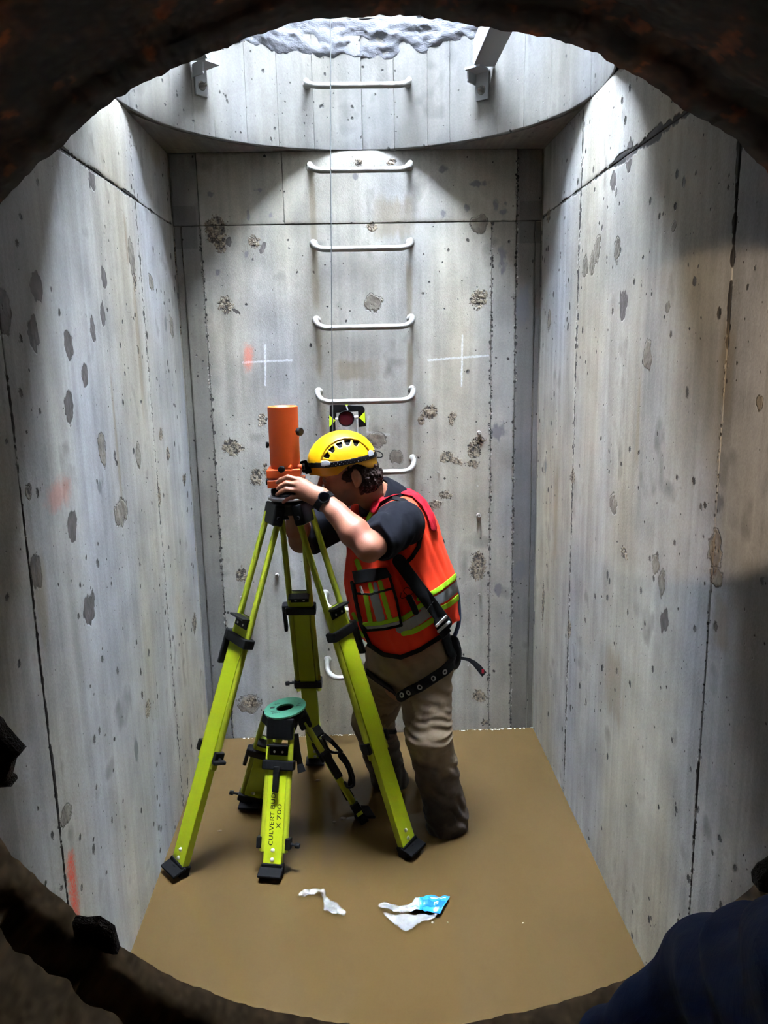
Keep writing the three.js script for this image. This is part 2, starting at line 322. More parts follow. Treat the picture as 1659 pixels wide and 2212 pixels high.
const backSpots = [
  [468, 500, 26, 30, 'rough'], [476, 528, 14, 16, 'rough'], [494, 522, 7, 10, 'dark'], [548, 523, 13, 15, 'rough'], [566, 537, 5, 14, 'dark', 0.5], [531, 550, 8, 12, 'smudge'], [801, 490, 12, 13, 'rough'], [1034, 485, 17, 23, 'patch'], [1034, 648, 20, 22, 'rough'], [486, 658, 20, 18, 'rough'], [508, 672, 12, 5, 'dark', 0.6],
  [806, 655, 19, 19, 'patch'], [775, 351, 10, 7, 'rough'], [846, 351, 11, 8, 'rough'], [768, 382, 9, 10, 'smudge'], [567, 909, 10, 18, 'rough'], [502, 967, 22, 18, 'rough'], [553, 1032, 14, 18, 'rough'], [573, 1015, 6, 14, 'rough'], [928, 890, 17, 17, 'rough'], [978, 903, 9, 14, 'rough', 0.3], [910, 908, 7, 16, 'rough'], [965, 988, 18, 14, 'rough'], [985, 996, 14, 9, 'rough', 0.3], [1028, 958, 20, 12, 'rough', -0.5], [1024, 976, 14, 16, 'rough'], [1022, 1003, 16, 9, 'rough'],
  [962, 1070, 15, 9, 'rough'], [938, 1092, 22, 11, 'rough', -0.5], [1032, 1223, 18, 28, 'rough'], [1036, 1504, 16, 14, 'rough'], [541, 1520, 25, 19, 'patch'], [541, 1518, 15, 10, 'rough'], [521, 1242, 12, 18, 'rough'], [812, 950, 20, 16, 'patch'], [856, 988, 16, 14, 'patch'], [1047, 1560, 8, 7, 'rough'],
  [537, 466, 7, 15, 'smudge'], [584, 466, 6, 9, 'smudge'], [1008, 447, 8, 11, 'smudge'], [1070, 440, 9, 16, 'smudge'], [1085, 458, 13, 9, 'smudge'], [1092, 438, 5, 9, 'smudge'], [957, 460, 8, 14, 'smudge'], [1034, 397, 22, 9, 'smudge'], [960, 365, 14, 10, 'smudge'], [560, 410, 12, 6, 'smudge'], [455, 420, 9, 7, 'smudge'], [470, 590, 7, 12, 'smudge'], [1075, 930, 22, 30, 'smudge'], [1085, 560, 14, 40, 'smudge'], [1130, 660, 20, 60, 'smudge'], [1120, 1240, 22, 34, 'smudge'], [1075, 1275, 12, 16, 'smudge'],
  [676, 450, 9, 85, 'stain_shade'], [681, 600, 10, 80, 'stain_shade'], [690, 770, 10, 70, 'stain_shade'], [700, 930, 12, 80, 'stain_shade'], [884, 640, 9, 80, 'stain_shade'], [886, 790, 9, 70, 'stain_shade'], [886, 940, 10, 80, 'stain_shade'], [890, 1060, 10, 60, 'stain_shade'], [760, 800, 60, 26, 'stain_shade'], [850, 470, 60, 50, 'stain_shade'],  // streaks under rung ends: brown drip stain with the rung shadows painted in
  [536, 772, 17, 42, 'orange'],
].map(onBack);
const leftSpots = [
  [78, 622, 13, 36, 'dark'], [70, 718, 12, 40, 'dark'], [4, 668, 17, 62, 'dark'], [147, 750, 9, 36, 'dark'], [200, 712, 6, 26, 'dark'], [182, 810, 8, 29, 'dark'], [147, 882, 10, 42, 'dark'], [224, 600, 6, 24, 'dark'], [221, 678, 5, 30, 'dark'], [283, 560, 6, 38, 'patch'], [290, 610, 4, 20, 'rough'], [326, 610, 5, 18, 'patch'], [219, 970, 8, 38, 'patch'], [298, 985, 5, 30, 'patch'], [258, 1108, 14, 32, 'patch'], [155, 1135, 11, 38, 'dark'], [76, 1235, 13, 42, 'dark'], [193, 1315, 13, 36, 'dark'], [348, 940, 5, 16, 'rough'], [363, 980, 4, 18, 'rough'], [358, 700, 3, 20, 'smudge'], [371, 708, 4, 24, 'patch'], [197, 388, 8, 26, 'dark'], [140, 1762, 13, 24, 'patch'], [318, 1535, 7, 22, 'rough'], [292, 1610, 6, 40, 'smudge'], [60, 1065, 6, 16, 'patch'], [215, 1050, 8, 30, 'smudge'], [398, 1035, 4, 14, 'rough'], [344, 1070, 4, 22, 'rough'], [420, 1345, 5, 24, 'rough'], [62, 1055, 6, 14, 'dark'],
  [250, 950, 4, 190, 'stain_shade'], [300, 760, 5, 160, 'stain_shade'], [272, 520, 4, 60, 'stain_shade'], [90, 1300, 20, 120, 'stain_shade'], [330, 300, 20, 60, 'stain_shade'], [127, 1068, 34, 46, 'pink'],
].map(onSide(XL));
const rightSpots = [
  [1361, 335, 8, 36, 'dark'], [1326, 391, 6, 22, 'dark'], [1335, 538, 7, 30, 'patch'], [1292, 540, 7, 30, 'patch', 0.5], [1280, 570, 5, 26, 'patch'], [1265, 576, 6, 22, 'patch'], [1347, 660, 9, 34, 'dark'], [1400, 770, 9, 34, 'patch'], [1186, 690, 4, 24, 'patch'], [1326, 1087, 8, 26, 'patch'], [1417, 1220, 8, 24, 'patch'], [1431, 1256, 7, 30, 'patch'], [1436, 1342, 9, 30, 'dark'], [1544, 1190, 16, 50, 'patch'], [1548, 1245, 13, 24, 'patch'], [1555, 1087, 12, 30, 'smudge'], [1238, 1030, 6, 22, 'rough'], [1179, 1008, 3, 30, 'smudge'], [1173, 1305, 3, 50, 'rough'], [1229, 1357, 5, 24, 'rough'], [1444, 664, 5, 12, 'patch'], [1458, 488, 6, 12, 'patch'], [1641, 872, 7, 18, 'patch'], [1350, 1195, 7, 14, 'rough'], [1185, 465, 6, 14, 'rough'],
  [1560, 1350, 24, 70, 'stain_shade'], [1570, 800, 20, 120, 'stain_shade'], [1200, 1120, 8, 120, 'stain_shade'], [1380, 900, 6, 130, 'stain_shade'], [1330, 1480, 30, 90, 'stain_shade'],
].map(onSide(XR));
const seamL = [[3.25, 0, 2.95, 1.5, 0.032], [1.935, 0, 2.95, 0.6, 0.014]], seamR = [[3.25, 0, 2.95, 1.7, 0.036], [1.925, 0, 2.95, 0.7, 0.02]];
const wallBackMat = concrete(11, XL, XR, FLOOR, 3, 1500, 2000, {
  base: [136, 133, 126], spots: backSpots, seams: [[-0.704, 0, 2.6, 1.05], [0.668, 0, 2.6, 1.15], [0.786, 0, 2.92, 1.1], [-0.311, 2.6, 2.88, 0.4]], holes: 150, cracks: [[-0.83, 2.6, 0.9, 2.602, 0.0016]],
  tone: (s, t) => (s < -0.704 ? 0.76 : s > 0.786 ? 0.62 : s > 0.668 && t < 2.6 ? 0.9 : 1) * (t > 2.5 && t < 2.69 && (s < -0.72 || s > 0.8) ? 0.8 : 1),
  strokes: [[573, 745, 573, 832, 0.006, WHITE, 0.6], [525, 783, 630, 778, 0.007, WHITE, 0.55], [999, 725, 997, 833, 0.006, WHITE, 0.65], [925, 778, 1055, 768, 0.007, WHITE, 0.6], [796, 900, 793, 934, 0.008, WHITE, 0.4], [796, 934, 840, 939, 0.009, WHITE, 0.4]].map(strokeBack),
});
const wallLeftMat = concrete(23, 0.9, 3.95, FLOOR, 3, 1800, 1800, { base: [140, 137, 130], spots: leftSpots, seams: seamL, holes: 190, pit: 0.0105, cracks: [[1.935, 0, 1.937, 1.95, 0.006], [3.25, 0.1, 3.25, 2.6, 0.009], [0.95, 2.605, 3.9, 2.605, 0.009]], strokes: [[151, 1862, 163, 1978, 0.042, ORANGE, 0.95, 0.15]].map(strokeSide(XL)) });
const wallRightMat = concrete(37, 0.9, 3.95, FLOOR, 3, 1800, 1800, { base: [140, 137, 130], spots: rightSpots, seams: seamR, holes: 200, pit: 0.0105, cracks: [[1.925, 0, 1.925, 0.9, 0.006], [1.925, 2.0, 1.928, 2.9, 0.014], [3.25, 0, 3.25, 2.9, 0.013], [0.95, 2.622, 2.9, 2.622, 0.018], [2.9, 2.622, 3.9, 2.615, 0.009]] });
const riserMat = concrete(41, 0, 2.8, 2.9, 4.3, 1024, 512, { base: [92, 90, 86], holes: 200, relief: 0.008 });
const slabMat = concrete(53, 0, 2.8, 0, 2.8, 512, 512, { base: [92, 87, 79], holes: 40, relief: 0.006 });
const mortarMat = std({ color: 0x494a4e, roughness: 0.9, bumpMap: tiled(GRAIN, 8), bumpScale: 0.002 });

// ---------------------------------------------------------------- the setting
function panel(s0, s1, t0, t1, front, th, put, flip, uvOf, seed) {
  const ch = 0.0035, nx = 10, ny = 14, S = [s0 + 0.0012, s0 + ch], T = [t0 + 0.0012, t0 + ch];
  for (let i = 1; i < nx; i++) S.push(s0 + ch + (s1 - s0 - 2 * ch) * i / nx);
  for (let i = 1; i < ny; i++) T.push(t0 + ch + (t1 - t0 - 2 * ch) * i / ny);
  S.push(s1 - ch, s1 - 0.0012); T.push(t1 - ch, t1 - 0.0012);
  const pos = [], uv = [], idx = [], NX = S.length + 2, NY = T.length + 2;
  for (let j = 0; j < NY; j++) for (let i = 0; i < NX; i++) {
    const ii = clamp(i - 1, 0, S.length - 1), jj = clamp(j - 1, 0, T.length - 1), rim = i === 0 || j === 0 || i === NX - 1 || j === NY - 1, edge = ii === 0 || jj === 0 || ii === S.length - 1 || jj === T.length - 1;
    const wav = 0.0016 * fbm2(S[ii] * 2.2 + seed, T[jj] * 2.2, 2), jag = edge ? 0.0025 * noise2(S[ii] * 30 + seed, T[jj] * 30) : 0;
    pos.push(...put(S[ii], T[jj], front + (rim ? -th : edge ? -ch + jag : wav))); uv.push(...uvOf(S[ii], T[jj]));
    if (i && j) { const a = (j - 1) * NX + i - 1, b = a + 1, c = a + NX, d = c + 1; if (flip) idx.push(a, c, b, b, c, d); else idx.push(a, b, c, b, d, c); }
  }
  const g = new THREE.BufferGeometry(); g.setAttribute('position', new THREE.Float32BufferAttribute(pos, 3)); g.setAttribute('uv', new THREE.Float32BufferAttribute(uv, 2)); g.setIndex(idx); g.computeVertexNormals(); return g;
}
function castWall(name, mat, cells, put, flip, uvOf, core) {
  const w = structGroup(name);
  part('core', core, mat, w);
  cells.forEach(([s0, s1, t0, t1, front], i) => part('panel', panel(s0, s1, t0, t1, front, 0.014 + Math.max(0, front), put, flip, uvOf, i * 7.3), mat, w));
  return w;
}
const solidBox = (x0, x1, y0, y1, z0, z1) => { const g = new THREE.BoxGeometry(x1 - x0, y1 - y0, z1 - z0); return g.translate((x0 + x1) / 2, (y0 + y1) / 2, (z0 + z1) / 2); };
const backUV = (s, t) => [(s - XL) / (XR - XL), (t - FLOOR) / (3 - FLOOR)], sideUV = (s, t) => [(s - 0.9) / 3.05, (t - FLOOR) / (3 - FLOOR)];
const wallBack = castWall('wall_back', wallBackMat, [
  [XL, XL + 0.036, FLOOR, JOINT, -0.012], [XL + 0.036, -0.704, FLOOR, JOINT, -0.002], [-0.704, 0.668, FLOOR, JOINT, 0], [0.668, 0.786, FLOOR, JOINT, -0.0025], [0.786, XR - 0.03, FLOOR, JOINT, -0.004], [XR - 0.03, XR, FLOOR, JOINT, -0.012],
  [XL, -0.704, JOINT, YTOP, -0.005], [-0.704, -0.311, JOINT, YTOP, -0.001], [-0.311, 0.786, JOINT, YTOP, 0.001], [0.786, XR, JOINT, YTOP, -0.006],
], (s, t, d) => [s, t, ZB + d], false, backUV, solidBox(XL - 0.25, XR + 0.25, FLOOR - 0.2, YTOP, ZB - 0.25, ZB - 0.0135));
const sideCells = (a, jt) => [[1.0, a, FLOOR, jt, 0], [a, 3.25, FLOOR, jt, 0.002], [3.25, -ZB, FLOOR, jt, 0], [1.0, a, jt, YTOP, -0.002], [a, 3.25, jt, YTOP, 0], [3.25, -ZB, jt, YTOP, -0.001]];
const wallLeft = castWall('wall_left', wallLeftMat, sideCells(1.935, 2.605), (s, t, d) => [XL + d, t, -s], true, sideUV, solidBox(XL - 0.25, XL - 0.0135, FLOOR - 0.2, YTOP, ZB - 0.02, ZF + 0.25));
wallLeft.children.forEach((m) => { if (m.name === 'panel') flipIfNeeded(m, [1, 0, 0]); });
const wallRight = castWall('wall_right', wallRightMat, sideCells(1.925, 2.622), (s, t, d) => [XR - d, t, -s], false, sideUV, solidBox(XR + 0.0135, XR + 0.25, FLOOR - 0.2, YTOP, ZB - 0.02, ZF + 0.25));
wallRight.children.forEach((m) => { if (m.name === 'panel') flipIfNeeded(m, [-1, 0, 0]); });
wallBack.children.forEach((m) => { if (m.name === 'panel') flipIfNeeded(m, [0, 0, 1]); });
function flipIfNeeded(m, n) {                         // faces and normals look into the shaft
  const g = m.geometry, N = g.attributes.normal; let s = 0; for (let i = 0; i < N.count; i++) s += N.getX(i) * n[0] + N.getY(i) * n[1] + N.getZ(i) * n[2];
  if (s < 0) { const ix = g.index.array; for (let i = 0; i < ix.length; i += 3) { const t = ix[i + 1]; ix[i + 1] = ix[i + 2]; ix[i + 2] = t; } g.computeVertexNormals(); }
}
// small tie plugs cast into the back wall
const plugMat = std({ color: 0x9a968e, roughness: 0.8 });
for (const [px, py, k] of [[1034, 935, 0.85], [1033, 1113, 0.85], [599, 1242, 0.85], [522, 1291, 0.7], [1035, 1284, 0.6], [1013, 1438, 0.6], [946, 1020, 0.5], [1031, 1050, 0.35]]) {
  const c = at(px, py, ZB + 0.002); part('tie_plug', lathe([[0, 0], [0.012 * k, 0], [0.0135 * k, 0.006 * k], [0.012 * k, 0.02 * k], [0.007 * k, 0.024 * k], [0.005 * k, 0.02 * k], [0, 0.02 * k]], c, [0.05, 0.1, 1], 14), plugMat, wallBack, 'pale tie plug');
}
// front wall with the pipe opening, ceiling slab with the round opening, floor
const PC = [0.03, 1.715], PR = 0.665;
{
  const sh = new THREE.Shape([[XL - 0.25, FLOOR - 0.2], [XR + 0.25, FLOOR - 0.2], [XR + 0.25, YTOP], [XL - 0.25, YTOP]].map((p) => new THREE.Vector2(...p))), h = new THREE.Path(); h.absarc(PC[0], PC[1], PR + 0.13, 0, Math.PI * 2, true); sh.holes.push(h);
  structure(mesh('wall_front', new THREE.ExtrudeGeometry(sh, { depth: 0.3, bevelEnabled: false, curveSegments: 48 }).translate(0, 0, ZF + 0.0), slabMat, scene));
  const cs = new THREE.Shape([[XL - 0.25, -(ZF + 0.3)], [XR + 0.25, -(ZF + 0.3)], [XR + 0.25, -(ZB - 0.25)], [XL - 0.25, -(ZB - 0.25)]].map((p) => new THREE.Vector2(...p))), hh = new THREE.Path(); hh.absarc(RC[0], -RC[1], RR + 0.028, 0, Math.PI * 2, true); cs.holes.push(hh);
  structure(mesh('ceiling', new THREE.ExtrudeGeometry(cs, { depth: 0.3, bevelEnabled: false, curveSegments: 64 }).rotateX(-Math.PI / 2).translate(0, YTOP, 0), slabMat, scene));
  const fl = structGroup('floor');
  part('slab', solidBox(XL - 0.25, XR + 0.25, FLOOR - 0.2, FLOOR, ZB - 0.25, ZF + 0.3), slabMat, fl);
  // raised bench on which the tripods stand, with the sunk channel where the worker stands
  const b = new THREE.Shape([[XL, 1.0], [XR, 1.0], [XR, 2.75], [0.22, 2.92], [-0.02, 3.2], [-0.15, 3.45], [-0.15, -ZB], [XL, -ZB]].map((p) => new THREE.Vector2(...p)));
  part('bench', new THREE.ExtrudeGeometry(b, { depth: 0.185, bevelEnabled: false }).rotateX(-Math.PI / 2).translate(0, FLOOR, 0), slabMat, fl);
}
// round riser: board-marked staves, a rough mortar bed, the upper ring
{
  const riser = structGroup('wall_riser'), r = rng(5), edges = []; let a = 0.03;
  while (a < Math.PI * 2 - 0.08) { edges.push(a); a += 0.10 + r() * 0.1; } edges.push(Math.PI * 2 + edges[0]);
  const P = (ang, y, rad) => [RC[0] + Math.sin(ang) * rad, y, RC[1] - Math.cos(ang) * rad];
  part('core', new THREE.LatheGeometry([[RR + 0.02, 2.93], [RR + 0.2, 2.93], [RR + 0.2, RIM], [RR + 0.02, RIM], [RR + 0.02, 2.93]].map((p) => new THREE.Vector2(...p)), 72).translate(RC[0], 0, RC[1]), slabMat, riser);
  for (let k = 1; k < edges.length; k++) {
    const n = 5, pos = [], uv = [], idx = [], push = (r() - 0.5) * 0.0025, ys = [2.918, 2.924, 3.0, 3.1, 3.2, 3.3, 3.4], gap = 0.0011 / RR;
    for (let j = 0; j < ys.length + 1; j++) for (let i = 0; i <= n + 2; i++) {
      const y = ys[Math.min(j, ys.length - 1)], e = i === 0 || i === n + 2 || j === ys.length, f = clamp((i - 1) / n), ang = edges[k - 1] + gap + (edges[k] - edges[k - 1] - 2 * gap) * f, rough = 0.0025 * noise2(ang * 60, y * 60);
      pos.push(...P(ang, y + (j === 0 ? 0.003 * noise2(ang * 90, 3) : 0), RR + push + (e ? 0.007 : j === 0 ? 0.006 : rough * (i === 1 || i === n + 1 ? 1.5 : 0.5)))); uv.push(ang * RR / 2.8, (y - 2.9) / 1.4);
      if (i && j) { const c = (j - 1) * (n + 3) + i - 1; idx.push(c, c + 1, c + n + 3, c + 1, c + n + 4, c + n + 3); }
    }
    const g = new THREE.BufferGeometry(); g.setAttribute('position', new THREE.Float32BufferAttribute(pos, 3)); g.setAttribute('uv', new THREE.Float32BufferAttribute(uv, 2)); g.setIndex(idx); g.computeVertexNormals();
    const N = g.attributes.normal, am = (edges[k] + edges[k - 1]) / 2; if (N.getX(20) * -Math.sin(am) + N.getZ(20) * Math.cos(am) < 0) { const ix = g.index.array; for (let i = 0; i < ix.length; i += 3) { const t = ix[i + 1]; ix[i + 1] = ix[i + 2]; ix[i + 2] = t; } g.computeVertexNormals(); }
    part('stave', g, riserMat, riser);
  }
  const ring = (ys, radf, nseg) => {
    const pos = [], uv = [], idx = [];
    ys.forEach((y, j) => { for (let i = 0; i <= nseg; i++) { const ang = i / nseg * Math.PI * 2, [dr, dy] = radf(ang % (Math.PI * 2), j); pos.push(...P(ang, y + dy, RR + dr)); uv.push(ang * RR / 2.8, (y + dy - 2.9) / 1.4); if (i && j) { const c = (j - 1) * (nseg + 1) + i - 1; idx.push(c, c + nseg + 1, c + 1, c + 1, c + nseg + 1, c + nseg + 2); } } });
    const g = new THREE.BufferGeometry(); g.setAttribute('position', new THREE.Float32BufferAttribute(pos, 3)); g.setAttribute('uv', new THREE.Float32BufferAttribute(uv, 2)); g.setIndex(idx); g.computeVertexNormals(); return g;
  };
  const w = (ang, f, s) => { const x = Math.cos(ang) * f, y = Math.sin(ang) * f; return fbm3(x, y, s, 4); };
  const bedYs = []; for (let j = 0; j <= 22; j++) bedYs.push(3.295 + j * 0.0095);
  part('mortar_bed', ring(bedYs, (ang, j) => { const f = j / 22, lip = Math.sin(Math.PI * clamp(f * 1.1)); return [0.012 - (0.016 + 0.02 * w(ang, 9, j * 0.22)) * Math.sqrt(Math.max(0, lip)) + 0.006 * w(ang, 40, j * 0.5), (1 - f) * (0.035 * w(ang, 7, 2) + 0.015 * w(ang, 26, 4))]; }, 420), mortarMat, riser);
  const upYs = []; for (let j = 0; j <= 30; j++) upYs.push(3.47 + (RIM - 3.47) * j / 30);
  const lid = new THREE.Shape(); lid.absarc(RC[0], -RC[1], RR + 0.2, 0, Math.PI * 2); const lh = new THREE.Path(); lh.ellipse(ADDED_HATCH[0], -ADDED_HATCH[1], ADDED_HATCH[3], ADDED_HATCH[2], 0, Math.PI * 2, true); lid.holes.push(lh);
  part('added_sky_blocker', new THREE.ExtrudeGeometry(lid, { depth: 0.12, bevelEnabled: false, curveSegments: 64 }).rotateX(-Math.PI / 2).translate(0, RIM, 0), slabMat, riser);  // unseen lid, added to keep skylight off the front of the shaft
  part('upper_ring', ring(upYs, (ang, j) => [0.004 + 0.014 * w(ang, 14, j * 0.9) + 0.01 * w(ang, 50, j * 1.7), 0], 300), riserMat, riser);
}
// muddy water
{
  const W = 256, d = new Uint8Array(W * W * 4), c = new Uint8Array(W * W * 4);
  for (let j = 0; j < W; j++) for (let i = 0; i < W; i++) { const u = i / W, v = j / W, h = 0.5 + 0.35 * wrapNoise(u, v, 6, 21) + 0.15 * wrapNoise(u, v, 17, 22), m = wrapNoise(u, v, 5, 23) * 0.6 + wrapNoise(u, v, 14, 24) * 0.3 + wrapNoise(u, v, 40, 25) * 0.12, o = (j * W + i) * 4; d[o] = d[o + 1] = d[o + 2] = clamp(h) * 255; c[o] = 76 + 9 * m; c[o + 1] = 60 + 7 * m; c[o + 2] = 35 + 5 * m; d[o + 3] = c[o + 3] = 255; }
  const water = phys({ map: dataTex(c, W, W, true), roughness: 0.03, ior: 1.33, bumpMap: dataTex(d, W, W, false), bumpScale: 0.0004 });
  const g = new THREE.PlaneGeometry(XR - XL, ZF - ZB, 8, 12).rotateX(-Math.PI / 2).translate((XL + XR) / 2, 0, (ZB + ZF) / 2);
  structure(mesh('water', g, water, scene));
}

// ---------------------------------------------------------------- shared object materials
const M = {
  rung: std({ color: 0x8c8983, roughness: 0.45, metalness: 0.35, bumpMap: tiled(GRAIN, 6), bumpScale: 0.0006 }),
  steel: std({ color: 0x9a9a98, roughness: 0.45, metalness: 0.8, roughnessMap: tiled(BRUSH, 3) }),
  galv: std({ color: 0xc2c4c6, roughness: 0.5, metalness: 0.25, bumpMap: tiled(GRAIN, 4), bumpScale: 0.0004 }),
  bolt: std({ color: 0x6a6660, roughness: 0.4, metalness: 0.8 }),
  screw: std({ color: 0xb0b0ae, roughness: 0.35, metalness: 0.35 }),
  yellow: std({ color: 0xaab812, roughness: 0.42, bumpMap: tiled(GRAIN, 5), bumpScale: 0.0004 }),
  yellow2: std({ color: 0xa2a81e, roughness: 0.5, bumpMap: tiled(GRAIN, 7), bumpScale: 0.0006 }),
  black: phys({ color: 0x070708, roughness: 0.5, specularIntensity: 0.28, bumpMap: tiled(GRAIN, 6), bumpScale: 0.0005 }),
  rubber: phys({ color: 0x060607, roughness: 0.7, specularIntensity: 0.22 }),
  orange: std({ color: 0xd9541a, roughness: 0.4, bumpMap: tiled(GRAIN, 9), bumpScale: 0.0003 }),
  cable: std({ color: 0x5d5f5e, roughness: 0.55, metalness: 0.3 }),
  lime: std({ color: 0xc8ea18, roughness: 0.5 }),
};

// ---------------------------------------------------------------- ladder rungs
{
  const zb = ZB + 0.15, list = [
    [184, 'topmost aluminium ladder rung, set in the round riser wall', ZB + 0.028], [367, 'aluminium ladder rung just below the round riser, second from the top', ZB], [537, 'aluminium ladder rung just below the horizontal pour joint', ZB],
    [707, 'aluminium ladder rung above the two white crosses', ZB], [867, 'aluminium ladder rung in front of the top of the prism target', ZB], [1021, 'aluminium ladder rung half hidden behind the yellow hard hat', ZB],
    [1316, 'aluminium ladder rung behind the right tripod leg, beside the vest', ZB], [1463, 'lowest visible aluminium ladder rung, beside the tan trousers', ZB]];
  list.forEach(([py, label, zw], k) => {
    const y = at(780, py, zb)[1], x0 = -0.18 + 0.004 * Math.sin(k * 7), x1 = 0.278, e = zw - 0.03, D = 0.042, t = thing('ladder_rung', label, 'rung', [0.05, y + D, ZB], 'ladder rungs on the back wall');
    const end = (x, s) => { const o = [[x, y + D, e], [x, y + D, zb - 0.1]]; for (let i = 0; i <= 8; i++) { const a = i / 8 * Math.PI / 2; o.push([x + s * 0.062 * (1 - Math.cos(a)), y + D * (1 - Math.sin(a)), zb - 0.075 + 0.075 * Math.sin(a)]); } return o; };
    part('bar', tube([...end(x0, 1), [0, y, zb], [0.1, y, zb], ...end(x1, -1).reverse()], 0.0132, 130, 12, false, 0.35), M.rung, t);
    for (const x of [x0, x1]) part('collar', lathe([[0.0135, 0], [0.021, 0], [0.019, 0.006], [0.0135, 0.012]], [x, y + D, zw + 0.0005], [0, 0, 1], 18), plugMat, t);
  });
}
// ---------------------------------------------------------------- two beams across the riser on bolted brackets
for (const [px, py, side, label] of [[1043, 190, 1, 'metal channel beam on a bolted bracket at upper right of the riser'], [432, 180, -1, 'metal channel beam on a bolted bracket at upper left, mostly hidden by the pipe edge']]) {
  let k = 3; for (let i = 0; i < 40; i++) { const p = along(px, py, k), d = Math.hypot(p[0] - RC[0], p[2] - RC[1]); k += (RR - d) * 0.6; }
  const c = along(px, py, k), n = unit([RC[0] - c[0], 0, RC[1] - c[2]]), s = cross([0, 1, 0], n), t = thing('support_beam', label, 'beam', c, 'beams across the riser');
  const o = (a, b, d) => [c[0] + s[0] * a + n[0] * d, c[1] + b, c[2] + s[2] * a + n[2] * d];
  part('bracket', [boxAt(o(0, 0.005, 0.006), [0.06, 0.11, 0.01], [s, [0, 1, 0], n], 0.002), boxAt(o(0, 0.062, 0.045), [0.075, 0.01, 0.09], [s, [0, 1, 0], n], 0.002), boxAt(o(-0.034, 0.04, 0.036), [0.008, 0.05, 0.07], [s, [0, 1, 0], n], 0.002)], M.galv, t);
  part('bolt', [lathe([[0, 0], [0.017, 0], [0.017, 0.003], [0.012, 0.004], [0.012, 0.013], [0.008, 0.014], [0.008, 0.028], [0, 0.029]], o(0, -0.012, 0.011), n, 6), lathe([[0, 0], [0.019, 0], [0.019, 0.0025], [0, 0.0025]], o(0, -0.012, 0.0105), n, 20)], M.bolt, t);
  const z0 = c[2] + 0.04, z1 = 2 * RC[1] - c[2] - 0.03, bx = c[0] + side * 0.0, y0 = c[1] + 0.072, L = z1 - z0;
  const bb = (cx, cy, w, h) => solidBox(cx - w / 2, cx + w / 2, cy - h / 2, cy + h / 2, z0, z1);
  part('beam', [bb(bx - 0.045 * side, y0 + 0.05, 0.007, 0.1), bb(bx, y0 + 0.0035, 0.09, 0.007), bb(bx + 0.03 * side, y0 + 0.02, 0.006, 0.034), bb(bx - 0.005 * side, y0 + 0.028, 0.006, 0.05)], M.galv, t);
}
